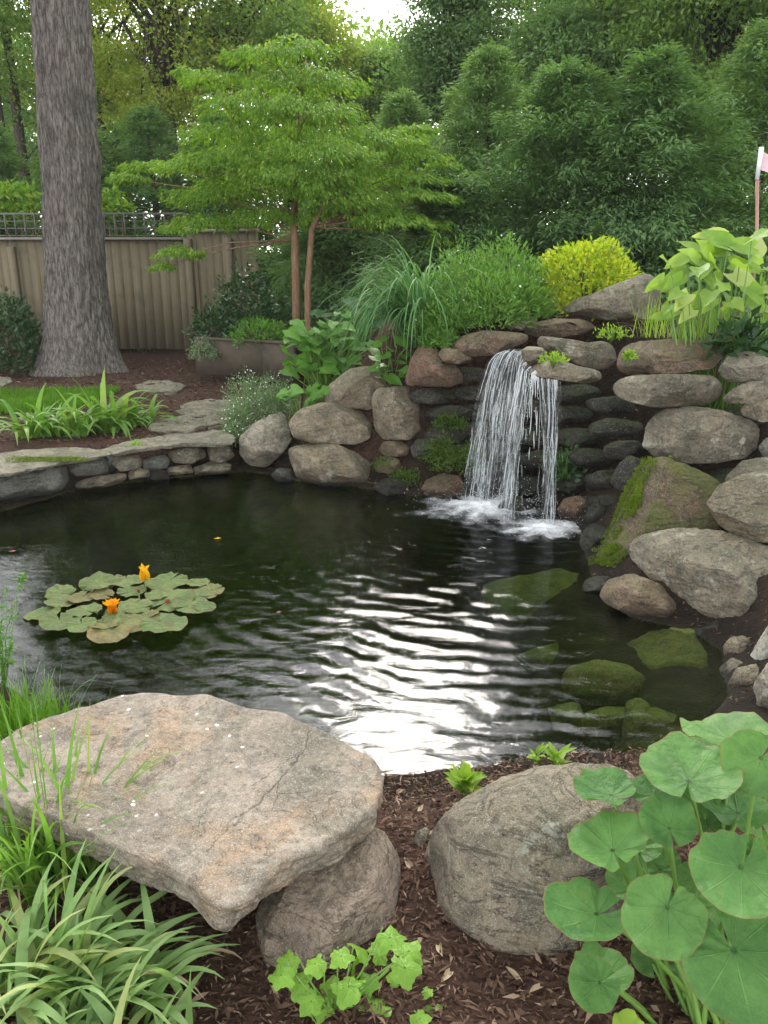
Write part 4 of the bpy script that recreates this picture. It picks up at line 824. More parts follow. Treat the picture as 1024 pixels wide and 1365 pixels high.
CN = [('wide dark evergreen directly behind the golden shrub', 735, 85, 11.5, 150, 'conifer'), ('dark evergreen leaning over the whale shaped boulder', 850, 70, 11.0, 150, 'conifer'), ('tall evergreen at the right edge behind the pale hosta', 985, 20, 12.0, 170, 'conifer2'),
      ('pale green evergreen just right of the maple crown', 640, 60, 13.5, 120, 'conifer2'), ('short dark evergreen under the right side of the maple', 600, 235, 11.5, 120, 'conifer'), ('slim grey green evergreen below the gap of white sky', 535, 125, 15.5, 85, 'conifer2'),
      ('low dark evergreen behind the maple trunks', 455, 250, 13.2, 120, 'conifer'), ('lighter evergreen between the two tallest on the right', 915, 110, 13.5, 130, 'conifer2')]
for i, (lab, x, y, Y, w, m) in enumerate(CN): conifer(lab, x, y, Y, w, m, seed=i)
for i, (lab, x, y, Y, w, m) in enumerate([('blue green hedge evergreen behind the fence left of the maple', 215, 140, 16.0, 95, 'conifer'), ('dark hedge evergreen showing left of the huge trunk', 15, 165, 16.5, 95, 'conifer'), ('hedge evergreen behind the fence right beside the huge trunk', 145, 175, 15.6, 80, 'conifer2'), ('hedge evergreen half hidden by the left of the maple crown', 300, 150, 16.5, 85, 'conifer'), ('hedge evergreen beyond the left edge of the fence', -70, 175, 16.0, 100, 'conifer'), ('hedge evergreen seen through the maple crown', 385, 165, 17.5, 95, 'conifer2')]):
    conifer(lab, x, y, Y, w, m, seed=30+i, n_br=150, group='hedge evergreens behind the fence')

def decid(label, px, Y, ptop, pbot, wpx, mat, ncl=90, seed=0, leaf=.105, per=210, group='woodland trees in the distance', csz=.85, trunk=.22, lean=0):
    rng = np.random.RandomState(800+seed); b = D(px, 330, Y); z0 = gz(b[0], b[1]); zt = D(px, ptop, Y)[2]; zb = D(px, pbot, Y)[2]; R = wpx*px_size(b)
    t = thing('woodland_tree', label, 'tree', (b[0], b[1], z0), group); tg = Geo(); top = A([b[0]+lean, b[1], zb+(zt-zb)*.7])
    tg.tube([A([b[0], b[1], z0-.3]), A([b[0]+lean*.4, b[1], (z0+zb)/2]), A([b[0]+lean*.7, b[1], zb+(zt-zb)*.25]), top], [trunk, trunk*.85, trunk*.6, .03], 10)
    tg.build('trunk', MP['barkdark'], t); cg = Geo(); lg = Geo()
    for k in range(ncl):
        f = rng.rand(); prof = math.sin(math.pi*(.12+.83*f))**.7; a = rng.uniform(0, 6.28); rr = R*prof*math.sqrt(rng.uniform(.12, 1)); c = A([b[0]+lean*.6+rr*math.cos(a), b[1]+rr*math.sin(a)*.8, zb+(zt-zb)*f]); q = rng.uniform(.6, 1.35)*csz
        dome_leaves(cg, c, q, q, q*.55, per, leaf, leaf*.5, shell=.15, rng=rng, up=-.2, lump=.5)
        if k % 3 == 0: lg.tube([A([b[0]+lean*.5, b[1], min(c[2]-.3*rr, top[2])]), c*.6+top*.4-A([0, 0, .1]), c], [trunk*.28, trunk*.16, .015], 6)
    cg.build('crown', ML[mat], t, smooth=False); lg.build('limbs', MP['barkdark'], t)
DT = [('tall sun-tinted tree with a thick trunk left of the maple', 235, 21, -260, 170, 120, 'backsun', 110, .30), ('tree with sunlit leaves filling the upper left behind the huge trunk', 150, 24, -120, 160, 110, 'backsun', 90, .2), ('tall dark trunked tree at the far left corner', 20, 22, -330, 110, 80, 'back', 60, .2),
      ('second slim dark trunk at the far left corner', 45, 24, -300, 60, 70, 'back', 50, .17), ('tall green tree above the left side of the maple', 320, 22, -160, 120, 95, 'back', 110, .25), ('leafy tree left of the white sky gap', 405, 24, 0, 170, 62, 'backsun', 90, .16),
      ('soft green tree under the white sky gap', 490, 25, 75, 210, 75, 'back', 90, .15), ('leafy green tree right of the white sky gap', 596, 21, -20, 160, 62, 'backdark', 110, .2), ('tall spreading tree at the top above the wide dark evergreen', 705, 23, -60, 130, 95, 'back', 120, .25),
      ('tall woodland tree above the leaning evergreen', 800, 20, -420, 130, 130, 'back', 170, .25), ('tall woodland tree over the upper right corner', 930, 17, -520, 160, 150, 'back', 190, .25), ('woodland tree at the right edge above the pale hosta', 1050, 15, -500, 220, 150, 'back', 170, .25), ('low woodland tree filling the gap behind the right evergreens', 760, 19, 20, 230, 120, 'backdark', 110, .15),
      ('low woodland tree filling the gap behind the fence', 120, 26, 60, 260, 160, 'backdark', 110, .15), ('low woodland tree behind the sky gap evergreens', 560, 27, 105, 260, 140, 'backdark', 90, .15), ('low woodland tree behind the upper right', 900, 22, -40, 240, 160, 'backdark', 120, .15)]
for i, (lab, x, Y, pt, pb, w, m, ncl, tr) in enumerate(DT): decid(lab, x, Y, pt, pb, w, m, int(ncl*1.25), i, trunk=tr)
def woods():
    rng = np.random.RandomState(77); g = Geo()
    for k in range(620):
        px = rng.uniform(-420, 1450); Y = rng.uniform(30, 40); lim = 70+22*math.sin(px*.021)+14*math.sin(px*.057+1) if 420 < px < 640 else 25+35*math.sin(px*.013)+20*math.sin(px*.045)
        q = rng.uniform(1.0, 2.0); top = D(px, lim, Y); f = rng.rand()**.8; z = .6+(top[2]-.6-q*.5)*f; dome_leaves(g, A([top[0], Y, z]), q*1.2, q, q*.8, 210, .30, .16, shell=.2, rng=rng, up=-.1, lump=.5)
    tag(g.build('woods', ML['back'], None, (0, 34, 0), smooth=False), 'far mass of pale green woodland closing the view behind the trees', kind='stuff')
woods()
def foliage_spray(label, pads, Y, mat, L, Wd, group=None, name='leafy_shrub'):
    c0 = D(*pads[0][:2], Y); z0 = gz(c0[0], c0[1]); t = thing(name, label, 'shrub', (c0[0], c0[1], z0), group); g = Geo(); s = Geo()
    for (x, y, rx, ry) in pads:
        c = D(x, y+ry*.5, Y+RNG.uniform(-.3, .3)); k = px_size(c); dome_leaves(g, c, rx*k, rx*k*.8, ry*k*1.4, int(60+rx*ry*.55), L, Wd, shell=.2, up=-.1, lump=.5)
        s.tube([A([c0[0], c0[1], z0-.1]), A([c0[0]*.4+c[0]*.6, c0[1], c[2]-.4]), c], [.03, .02, .006], 6)
    g.build('foliage', ML[mat], t, smooth=False); s.build('stems', MP['stem_brown'], t)
foliage_spray('light green shrub looking over the fence left of the huge trunk', [(20,255,30,14),(45,275,26,10),(0,280,30,14),(-40,265,40,18)], 14.6, 'maple', .12, .05)
foliage_spray('light green shrub looking over the fence right of the huge trunk', [(150,262,16,12),(162,275,16,8),(145,285,10,8)], 14.6, 'maple', .12, .05)

# ------------------------------------------------------------------ fence, planter, pole
def fence():
    def run(label, p0, p1, h, lat, nb, post_at):
        v = A(p1)-A(p0); L = np.linalg.norm(v); rz = math.atan2(v[1], v[0]); t = thing('wooden_fence', label, 'fence', (p0[0], p0[1], p0[2]), 'fence along the back'); g = Geo()
        n = int(L/.152)
        for i in range(n):
            c = A(p0)+v*((i+.5)/n); zt = h+RNG.uniform(-.004, .004); g.box((c[0], c[1]+RNG.uniform(-.0012, .0012), c[2]+zt/2-.02), L/n/2-.0008, .011, zt/2+.02, rz)
        g.build('board_panel', MP['fence'], t, smooth=False); q = Geo(); c = A(p0)+v*.5
        q.box((c[0], c[1]-.02, c[2]+h+.022), L/2, .06, .02, rz); q.build('top_rail', MP['rail'], t, smooth=False)
        if lat:
            w = Geo(); nn = int(L/.16)
            for i in range(nn+1): p = A(p0)+v*(i/nn); w.box((p[0], p[1], p[2]+h+.04+lat/2), .008, .006, lat/2, rz)
            for z in np.linspace(.03, lat, 4): w.box((c[0], c[1]+.008, c[2]+h+.04+z), L/2, .005, .008 if z < lat-.01 else .018, rz)
            w.build('wire_lattice', MP['wire'], t, smooth=False)
        for s in post_at:
            p = A(p0)+v*s; b = Geo(); b.box((p[0], p[1]-.09, p[2]+(h-.10)/2-.02), .05, .05, (h-.10)/2+.02, rz); b.build('post', MP['fence'], t, smooth=False)
    a = D(-160, 455, 13.9); b = D(258, 460, 13.7); za = gz(a[0], a[1])-.02; zb = D(258, 462, 13.7)[2]; za = zb+.02
    h = D(200, 320, 13.7)[2]-zb
    run('weathered board fence with a lattice top behind the huge trunk', (a[0], a[1], zb), (b[0], b[1], zb), h, .36, 36, (.47,))
    c = D(350, 452, 13.2); run('short darker return of the board fence behind the maple', (b[0]+.03, b[1]-.02, zb), (c[0], c[1], zb), h+.12, 0, 9, (.02, .6))
fence()
def planter():
    p0 = D(262, 470, 11.0); p1 = D(352, 474, 10.6); p2 = D(392, 470, 10.3); z0 = D(300, 487, 10.85)[2]; zt = D(300, 453, 10.85)[2]
    t = thing('timber_planter', 'low grey timber raised bed in front of the fence corner', 'planter', (p0[0], p0[1], z0))
    for a, b in ((p0, p1), (p1, p2)):
        v = A(b)-A(a); L = math.hypot(v[0], v[1]); rz = math.atan2(v[1], v[0]); c = (A(a)+A(b))/2; g = Geo()
        hh = zt-z0+.12; g.box((c[0], c[1], z0-.12+hh/2), L/2-.003, .035, hh/2, rz); g.box((c[0], c[1]-.004, zt+.012), L/2-.003, .055, .014, rz)
        g.build('timber_wall', MP['planter'], t, smooth=False)
    f = Geo(); v = p1-p0; bk = [(p0+A([.25, 1.9, 0])), (p2+A([.3, 2.0, 0]))]
    f.add([(p0[0], p0[1]+.05, zt-.06), (p1[0], p1[1]+.05, zt-.06), (p2[0], p2[1]+.05, zt-.06), (bk[1][0], bk[1][1], zt-.02), (bk[0][0], bk[0][1], zt-.02)], None, [[0,1,2],[0,2,3],[0,3,4]])
    f.build('soil', MP['mulch'], t, smooth=False)
planter()
def flagpole():
    b = D(1009, 330, 7.0); zt = D(1015, 196, 7.0); t = thing('garden_pole', 'thin reddish metal pole with a faded pink pennant above the pale hosta', 'pole', (b[0], b[1], b[2]-.5)); s = Geo()
    s.tube([b-A([0, 0, .5]), b, A([zt[0], zt[1], zt[2]-.22])], [.013]*3, 10); s.build('shaft', MP['pole'], t); q = Geo()
    q.tube([A([zt[0], zt[1], zt[2]-.24]), A([zt[0]+.003, zt[1], zt[2]])], [.016, .018], 10); q.build('cap', MP['cloth_white'], t)
    V = []; 
    for i in range(10):
        for j in range(6): V.append((zt[0]+.016+i*.022, zt[1]+.03*math.sin(i*.9+j*.4), zt[2]-.02-j*.028-i*.012))
    F = [[i*6+j, i*6+j+1, (i+1)*6+j+1, (i+1)*6+j] for i in range(9) for j in range(5)]; mk('pennant', V, [F], MP['cloth'], t)
flagpole()

# ------------------------------------------------------------------ shrubs and ground cover
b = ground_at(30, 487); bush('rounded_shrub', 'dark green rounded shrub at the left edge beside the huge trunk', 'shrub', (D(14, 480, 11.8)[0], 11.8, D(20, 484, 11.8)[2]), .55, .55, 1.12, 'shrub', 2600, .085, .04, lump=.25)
def at(px, py, Y): return tuple(D(px, py, Y))
bush('golden_shrub', 'round golden yellow shrub on the crest of the waterfall mound', 'shrub', at(778, 404, 7.6), .55, .5, .63, 'yellow', 5200, .05, .026, lump=.13, shell=.62)
bush('dark_shrub', 'dark leafy shrub growing in the timber raised bed against the fence', 'shrub', at(335, 440, 11.6), .50, .45, .88, 'shrub', 1800, .085, .04, lump=.45)
bush('dark_shrub', 'small dark shrub at the left end of the timber raised bed', 'shrub', at(285, 452, 11.5), .30, .3, .55, 'shrub', 700, .075, .035, lump=.4)
bush('mounding_plant', 'low mound of fine green foliage at the right of the timber raised bed', 'plant', at(350, 455, 10.9), .48, .35, .33, 'broad', 1500, .05, .02, lump=.3)
bush('trailing_plant', 'fine trailing plant spilling over the left end of the timber raised bed', 'plant', at(272, 474, 10.75), .20, .15, .25, 'silver', 600, .05, .014, lump=.4, up=-.6)
FL = [(605,430,6.95,.30,.24),(650,425,7.0,.38,.42),(690,418,7.2,.32,.36),(620,400,7.3,.36,.46),(670,392,7.5,.38,.52),(580,440,7.05,.22,.22),(700,400,7.5,.22,.34),(588,458,6.85,.16,.12)]
t = thing('feathery_groundcover', 'bright feathery green groundcover spilling over the ledge left of the golden shrub', 'plant', at(640, 440, 7.1)); g = Geo(); s = Geo(); fl = Geo()
for (x, y, Y, r, h) in FL:
    c = A(at(x, y, Y)); dome_leaves(g, c, r, r, h, 2300, .055, .012, shell=.45, lump=.4, up=.55); twigs(s, c, r, h, 16, .003)
    q = 14; d = nrmA(RNG.normal(size=(q, 3))); d[:, 2] = abs(d[:, 2])
    fl.leaves(c+d*A([r, r, h]), nrmA(RNG.normal(size=(q, 3))), nrmA(RNG.normal(size=(q, 3))+A([0, 0, 2])), np.full(q, .022), np.full(q, .02))
g.build('foliage', ML['fluffy'], t, smooth=False); s.build('stems', MP['stem'], t); tag(fl.build('flowers', MP['flower_white'], t, smooth=False), kind='stuff')
# arching grass
def arching_grass():
    c = A(at(560, 452, 7.25)); c[2] = D(560, 462, 7.25)[2]; t = thing('ornamental_grass', 'tall arching blue green grass clump left of the feathery groundcover', 'grass', tuple(c)); g = Geo(); rng = np.random.RandomState(8)
    for i in range(330):
        a = rng.uniform(0, 6.28); a = a if rng.rand() < .55 else rng.uniform(2.3, 4.4); e = rng.uniform(.12, .62); d = A([math.cos(a)*e, math.sin(a)*e*.8, 1.0]); L = rng.uniform(.75, 1.35)
        g.blade(c+A([rng.normal()*.07, rng.normal()*.06, 0]), d, L, rng.uniform(.012, .024), rng.uniform(2.6, 4.6), 14, .2)
    g.build('blades', ML['orngrass'], t)
arching_grass()
# broad leaved shrub in the middle
def broad_plant(label, name, cat, spots, Y, mat, L, ncnt, seed, tall=.5, group=None, stem='stem'):
    rng = np.random.RandomState(seed); c0 = D(spots[0][0], spots[0][1], Y); z0 = gz(c0[0], c0[1]); t = thing(name, label, cat, (c0[0], c0[1], z0), group); g = Geo(); s = Geo()
    for (x, y, rx, ry, n) in spots:
        for i in range(n):
            a = rng.uniform(0, 6.28); r = math.sqrt(rng.rand()); P = D(x+rx*r*math.cos(a), y+ry*r*math.sin(a), Y+rng.uniform(-.25, .2)); az = rng.uniform(math.pi*1.0, math.pi*2.0) if rng.rand() < .8 else rng.uniform(0, 6.28)
            d = A([math.cos(az), math.sin(az), rng.uniform(-.65, .05)]); nn = A([rng.normal()*.35, -.45+rng.normal()*.3, 1.0]); ll = L*rng.uniform(.65, 1.2); heart_leaf(g, P-nrm(d)*ll*.4, d, nn, ll, ll*rng.uniform(.68, .85), rng.uniform(.06, .16), rng=rng)
            s.tube([A([c0[0]+rng.normal()*.12, c0[1]+rng.normal()*.08+.05, z0-.05]), P*.5+A([c0[0], c0[1], P[2]])*.5-A([0, 0, .12]), P-nrm(d)*ll*.38], [.006, .005, .003], 5)
    g.build('foliage', ML[mat], t); s.build('stems', MP[stem], t)
broad_plant('broad leaved green perennial behind the far boulder pile', 'broad_leaf_plant', 'plant', [(430,470,45,35,40),(400,470,25,22,16),(470,480,40,30,26),(410,440,22,16,12),(450,430,20,16,8),(395,490,18,10,8)], 7.9, 'broad', .17, 0, 31)
broad_plant('small broad leaves poking out above the long oval boulder', 'broad_leaf_plant', 'plant', [(400,528,26,10,12),(430,520,14,8,4)], 7.45, 'broad', .15, 0, 32)
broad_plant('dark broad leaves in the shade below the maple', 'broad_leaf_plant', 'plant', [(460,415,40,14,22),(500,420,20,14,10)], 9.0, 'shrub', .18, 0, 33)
broad_plant('broad leaves under the arching grass beside the red brown boulder', 'broad_leaf_plant', 'plant', [(520,490,20,20,14),(535,468,18,16,8),(512,470,16,20,8)], 7.35, 'broad', .14, 0, 34)
# silver white flowered bush
c = A(at(352, 558, 7.75)); t = thing('white_flowered_bush', 'fine silvery bush dotted with tiny white flowers behind the pale angular boulder', 'shrub', tuple(c)); g = Geo(); fl = Geo(); s = Geo()
for (x, y, Y, r, h) in [(350,560,7.8,.33,.40),(325,565,7.7,.22,.26),(375,548,7.85,.20,.38),(335,540,8.1,.3,.36),(318,585,7.55,.16,.18)]:
    q = A(at(x, y, Y)); dome_leaves(g, q, r, r, h, 1900, .035, .008, shell=.4, lump=.4, up=.6); n = 50; d = nrmA(RNG.normal(size=(n, 3))); d[:, 2] = abs(d[:, 2]); fl.leaves(q+d*A([r, r, h])*RNG.uniform(.9, 1.08, (n, 1)), nrmA(RNG.normal(size=(n, 3))), nrmA(RNG.normal(size=(n, 3))+A([0, -1, 2])), np.full(n, .016), np.full(n, .013)); twigs(s, q, r, h, 14, .003)
g.build('foliage', ML['silver'], t, smooth=False); tag(fl.build('flowers', MP['flower_white'], t, smooth=False), kind='stuff'); s.build('stems', MP['stem'], t)
# strap clumps and grass tufts
def blade_clump(label, name, cat, c, n, L, Wd, droop, mat, seed, spread_=.05, emin=.15, emax=.8, squash=1.0, group=None, bias=None, dead=0, seg=9, shaft=0):
    rng = np.random.RandomState(seed); c = A(c); t = thing(name, label, cat, tuple(c), group); g = Geo()
    for i in range(n):
        a = rng.uniform(0, 6.28) if bias is None or rng.rand() > .6 else bias+rng.normal()*.6; e = rng.uniform(emin, emax); d = A([math.cos(a)*e, math.sin(a)*e*squash, 1.0])
        g.blade(c+A([rng.normal()*spread_, rng.normal()*spread_*.7, -.01]), d, L*rng.uniform(.55, 1.1), Wd*rng.uniform(.7, 1.2), droop*rng.uniform(.5, 1.4), seg, .22, twist=rng.normal()*.4)
    g.build('blades', ML[mat], t)
    if dead:
        q = Geo()
        for i in range(dead):
            a = rng.uniform(0, 6.28) if bias is None else bias+rng.normal()*.7; e = rng.uniform(.5, 1.4); q.blade(c+A([rng.normal()*spread_, rng.normal()*spread_, 0]), A([math.cos(a)*e, math.sin(a)*e, .7]), L*rng.uniform(.4, .9), Wd*.5, droop*1.4, 7)
        tag(q.build('dry_blades', ML['deadgrass'], t), kind='stuff')
    if shaft:
        q = Geo()
        for i in range(shaft):
            tp = c+A([rng.normal()*.05, rng.normal()*.03, L*rng.uniform(.95, 1.25)]); q.tube([c, c*.5+tp*.5, tp], [.0016, .0013, .0010], 5); m = 30; u = rng.rand(m); P = tp-A([0, 0, 1])*(u*.09)[:, None]; q.leaves(P, nrmA(rng.normal(size=(m, 3))*.4+A([0, 0, 1])), nrmA(rng.normal(size=(m, 3))), np.full(m, .012), np.full(m, .003))
        q.build('seed_heads', MP['stem'], t)
    return t
HB = 'strap leaved clumps by the lawn'
for i, (x, y, Y, n, L, w, lab) in enumerate([(145,575,7.45,70,.70,.062,'tallest strap leaved clump in the bed above the low wall'), (95,582,7.3,56,.56,.06,'middle strap leaved clump in the bed above the low wall'), (45,582,7.2,52,.52,.06,'low strap leaved clump at the left end of the bed'), (180,568,7.65,36,.46,.052,'small strap leaved clump beside the pale stepping stone')]):
    P = ground_at(x, y); blade_clump(lab, 'strap_leaf_plant', 'plant', P, n, L, w, 1.9, 'strap', 60+i, .07, .3, 1.3, group=HB)
P = ground_at(312, 590); P[2] += .02; blade_clump('green grass tuft hanging over the right end of the low wall', 'grass_tuft', 'grass', P, 120, .30, .012, 2.6, 'strap', 71, .05, .2, 1.2, bias=-1.9, dead=14)
P = A(at(40, 640, 6.35)); P[2] = .38
mossg = Geo(); 
for i in range(16): q = A([G(20+i*6, 612, .37)[0], G(20+i*6, 612, .37)[1]-.03, .365]); dome_leaves(mossg, q, .07, .05, .035, 120, .014, .007)
tag(mossg.build('moss', ML['mossbright'], None, tuple(P), smooth=False), 'strip of green moss along the front edge of the left capping slab', kind='stuff')
P = D(182, 597, 6.95); P[2] = .37; blade_clump('tiny green sprig growing on the right capping slab', 'grass_tuft', 'grass', P, 40, .07, .008, 1.2, 'fern', 73, .03)
P = ground_at(25, 1000); blade_clump('bright fine grass tuft on the bank behind the large flat slab', 'grass_tuft', 'grass', A([P[0], P[1]+.05, P[2]-.02]), 420, .30, .007, 1.0, 'grass', 74, .10, .05, .55)
P = ground_at(75, 1180); blade_clump('grass clump with brown seed heads leaning on the left of the large flat slab', 'grass_clump', 'grass', P, 130, .52, .016, 1.5, 'strap', 75, .07, .1, .75, dead=10, shaft=4)
P = ground_at(20, 1120); blade_clump('thin grass clump at the left edge in front of the large flat slab', 'grass_clump', 'grass', P, 100, .36, .012, 1.5, 'strap2', 76, .05, .1, .8, dead=6)
LG = 'daylily clumps in the near left corner'
for i, (x, y, n, L, lab) in enumerate([(70,1330,85,.36,'large daylily clump spreading in the near left corner'), (150,1345,60,.33,'daylily clump whose leaves point towards the pinkish rock'), (-10,1345,60,.36,'daylily clump cut by the left edge in the near corner'), (60,1400,50,.28,'nearest daylily clump at the bottom edge'), (160,1420,36,.24,'small daylily clump at the bottom edge below the others')]):
    P = ground_at(x, min(y, 1364)) if y < 1365 else G(x, y, .2); blade_clump(lab, 'daylily', 'plant', P, int(n*.78), L*1.08, .030, 2.0, 'strap2', 80+i, .06, .2, 1.15, group=LG, bias=.3, dead=3)
# weed on the left bank
def weed():
    b = D(0, 895, 3.25); b[2] = gz(b[0], b[1]); t = thing('weed', 'spindly green weed with a leafy tip at the left edge of the pond', 'plant', tuple(b)); g = Geo(); s = Geo(); rng = np.random.RandomState(9)
    for k, (x, y) in enumerate([(30,765),(8,780),(0,830),(22,800),(12,860),(-10,800)]):
        tp = D(x, y, 3.25); s.tube([b, b*.5+tp*.5+A([.01*k-.03, 0, .02]), tp], [.003, .0025, .0015], 5); m = 16 if k < 2 else 26
        u = rng.uniform(.3, 1, m) if k else rng.uniform(.93, 1, m); P = b+(tp-b)*u[:, None]; g.leaves(P, nrmA(rng.normal(size=(m, 3))*A([1, 1, .5])+A([0, 0, .2])), nrmA(rng.normal(size=(m, 3))*.4+A([0, 0, 1])), rng.uniform(.025, .05, m), rng.uniform(.010, .022, m))
    g.build('foliage', ML['broad'], t, smooth=False); s.build('stems', MP['stem'], t)
weed()
# moss in the cave and on the wedge
MG = 'moss cushions by the waterfall'
for i, (x, y, Y, rx, h, n, lab, mt) in enumerate([(615,622,6.68,.24,.22,1800,'hanging dark moss cushion left of the left stream','mossleaf'), (590,610,6.72,.16,.20,900,'dark moss on the cave stones beside the squarish block','mossleaf'), (540,642,6.78,.15,.12,900,'green moss cushion under the squarish block near the water','mossleaf'), (600,570,6.85,.16,.12,700,'dim moss patch high in the cave left of the left stream','mossleaf'), (512,622,6.85,.10,.08,400,'small moss tuft above the broad tan waterline boulder','mossleaf')]):
    c = A(at(x, y, Y)); g = Geo(); dome_leaves(g, c, rx, rx*.7, h, n, .026, .010, shell=.55, lump=.5); tag(g.build('moss_cushion', ML[mt], None, tuple(c), smooth=False), lab, 'moss', MG)
def wedge_moss():
    me = QROCK.data; n = len(me.vertices); co = np.empty(n*3); no = np.empty(n*3); me.vertices.foreach_get('co', co); me.vertices.foreach_get('normal', no)
    co = co.reshape(-1, 3)+A(QROCK.location); no = no.reshape(-1, 3); q = co-CAM; d = q@FWD; px = W0/2+FPX*(q@RGT)/d; py = H0/2-FPX*(q@UPV)/d
    left = np.interp(py, [610, 655, 705, 732, 768], [858, 834, 812, 797, 784]); width = np.interp(py, [610, 660, 700, 722, 735, 770], [26, 22, 20, 26, 62, 70])
    nz = fbm(co*9, 3); edge = (px-left)/width+.75*nz; ok = (edge < .85) & (no[:, 1] < .35) & (co[:, 2] > -.03); idx = np.where(ok)[0]
    rng = np.random.RandomState(44); pick = rng.choice(idx, 15000); P = co[pick]+rng.normal(size=(15000, 3))*.007; N_ = no[pick]; thick = np.where(py[pick] > 726, .030, .006)*np.clip(1-edge[pick], .1, 1)*(1+.8*fbm(P*14, 3)); P = P+N_*(thick*rng.rand(15000)**.5)[:, None]
    g = Geo(); g.leaves(P, nrmA(N_+rng.normal(size=(15000, 3))*.7+A([0, 0, .2])), nrmA(rng.normal(size=(15000, 3))+N_), rng.uniform(.007, .016, 15000), rng.uniform(.004, .008, 15000))
    tag(g.build('moss_cushion', ML['mossbright'], None, tuple(at(808, 768, 4.75)), smooth=False), 'bright green moss running down the left edge of the wedge boulder to the water', 'moss', MG)
wedge_moss()
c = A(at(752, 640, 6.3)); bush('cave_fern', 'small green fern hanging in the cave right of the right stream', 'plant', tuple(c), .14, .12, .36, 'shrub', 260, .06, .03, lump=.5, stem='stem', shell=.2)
for lab, x, y, Y, r, h in [('tuft of weeds on the spout slab above the right stream', 738, 482, 6.0, .10, .06), ('tuft of yellowish weeds on the ledge below the whale shaped boulder', 815, 450, 6.4, .14, .10), ('tiny weed on the face of the long dark brown block', 838, 478, 5.55, .04, .05)]:
    bush('weed_tuft', lab, 'plant', at(x, y, Y), r, r*.7, h, 'fern', 170, .035, .012, lump=.4, stem='stem', shell=.2, up=.6)
# pale hosta on the right
def pale_hosta():
    c = A(at(965, 455, 5.9)); c[2] = gz(c[0], c[1]); t = thing('pale_hosta', 'large backlit pale green hosta on top of the right bank', 'plant', tuple(c)); g = Geo(); s = Geo(); rng = np.random.RandomState(14)
    spots = [(915,335,.24),(950,320,.26),(985,330,.25),(1010,345,.24),(900,365,.22),(935,360,.22),(965,370,.24),(1000,375,.25),(1030,360,.25),(905,395,.17),(945,395,.20),(985,405,.22),(1015,410,.24),(885,345,.20),(880,385,.16),(1000,430,.2),(975,435,.17),(1025,440,.22),(930,345,.22),(960,345,.22),(1045,400,.25),(1010,320,.24),(890,410,.13),(925,420,.14),(990,355,.24),(1020,385,.22),(955,410,.18)]
    spots += [(x+rng.normal()*14, y+rng.normal()*12, L*.9) for (x, y, L) in spots[:22]]+[(880+i*13+rng.normal()*6, 400+rng.uniform(-10, 42), .17) for i in range(13)]
    for (x, y, L) in spots:
        Y = 5.9+rng.uniform(-.35, .3); P = D(x+rng.normal()*4, y+rng.normal()*4, Y); out = A([P[0]-c[0]+rng.normal()*.12, P[1]-c[1]+rng.normal()*.2-.12, 0]); out = nrm(out); up_ = (y < 350); d = out*1.0+A([0, 0, rng.uniform(.1, .8) if up_ else rng.uniform(-.8, .15)]); nn = A([-out[0]*.4*(1 if up_ else -1)+rng.normal()*.3, -.95+rng.normal()*.3, .8])
        heart_leaf(g, P-nrm(d)*L*.45, d, nn, L*1.05, L*rng.uniform(.62, .78), rng.uniform(.08, .2), 11, 9, rng=rng); s.tube([c+A([rng.normal()*.06, rng.normal()*.06, -.03]), c*.4+P*.6-A([0, 0, .08]), P-nrm(d)*L*.43], [.010, .007, .004], 6)
    g.build('foliage', ML['hosta'], t); s.build('stems', MP['stem'], t)
pale_hosta()
P = A(at(885, 448, 5.95)); blade_clump('fine pale stalks of grass below the pale hosta on the dark brown block', 'grass_tuft', 'grass', P, 70, .34, .007, .9, 'fern', 91, .12, .02, .45, dead=24)
P = A(at(930, 448, 5.8)); blade_clump('short pale grass at the foot of the pale hosta', 'grass_tuft', 'grass', P, 50, .24, .007, 1.0, 'fern', 92, .10, .02, .5, dead=16)
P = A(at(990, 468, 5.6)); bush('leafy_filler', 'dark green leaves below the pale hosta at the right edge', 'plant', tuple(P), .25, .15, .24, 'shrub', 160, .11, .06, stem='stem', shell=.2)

# ------------------------------------------------------------------ round leaved ligularia (near right)
def round_leaf(c, nn, sin_dir, R, asp, seed, notch=.30, cup=.10, name='leaf', parent=None, mat=None, wave=.05, attach=.0, tint=None):
    """disc leaf with a sinus: c stalk point, nn normal, sin_dir direction (in the leaf plane) of the notch"""
    rng = np.random.RandomState(seed); nn = nrm(nn); a = nrm(sin_dir-nn*(A(sin_dir)@nn)); bb = np.cross(nn, a); nr, nt = 16, 72
    th = np.linspace(notch*.5, 2*math.pi-notch*.5, nt); rr = np.linspace(.02, 1, nr); V, U = [], []
    f = fbm(np.stack([np.cos(th)*1.3+seed, np.sin(th)*1.3, 0*th], 1), 3); f2 = fbm(np.stack([np.cos(th)*4+seed, np.sin(th)*4, 0*th], 1), 2)
    for r in rr:
        for i, tt in enumerate(th):
            ds = min(tt, 2*math.pi-tt); lobe = 1-.42*math.exp(-(ds/.55)**2)*0-.0; off = 1.0-.32*math.cos(tt)
            rad = R*off*(1+.10*f[i]+.03*f2[i])*r/1.05; x = math.cos(tt)*rad; y = math.sin(tt)*rad*asp
            rib = .022*math.cos(tt*9*1.0)*r*R; z = R*(cup*r*r-.30*cup*r)+wave*R*f[i]*r*r*1.6+.04*R*f2[i]*r*r+rib-.10*R*max(0, r-.75)**1.3*2
            V.append(A(c)+a*x+bb*y+nn*z); U.append((tt/(2*math.pi), r))
    F = [[i*nt+j, i*nt+j+1, (i+1)*nt+j+1, (i+1)*nt+j] for i in range(nr-1) for j in range(nt-1)]
    return mk(name, V, [F], mat, parent, uv=A(U))
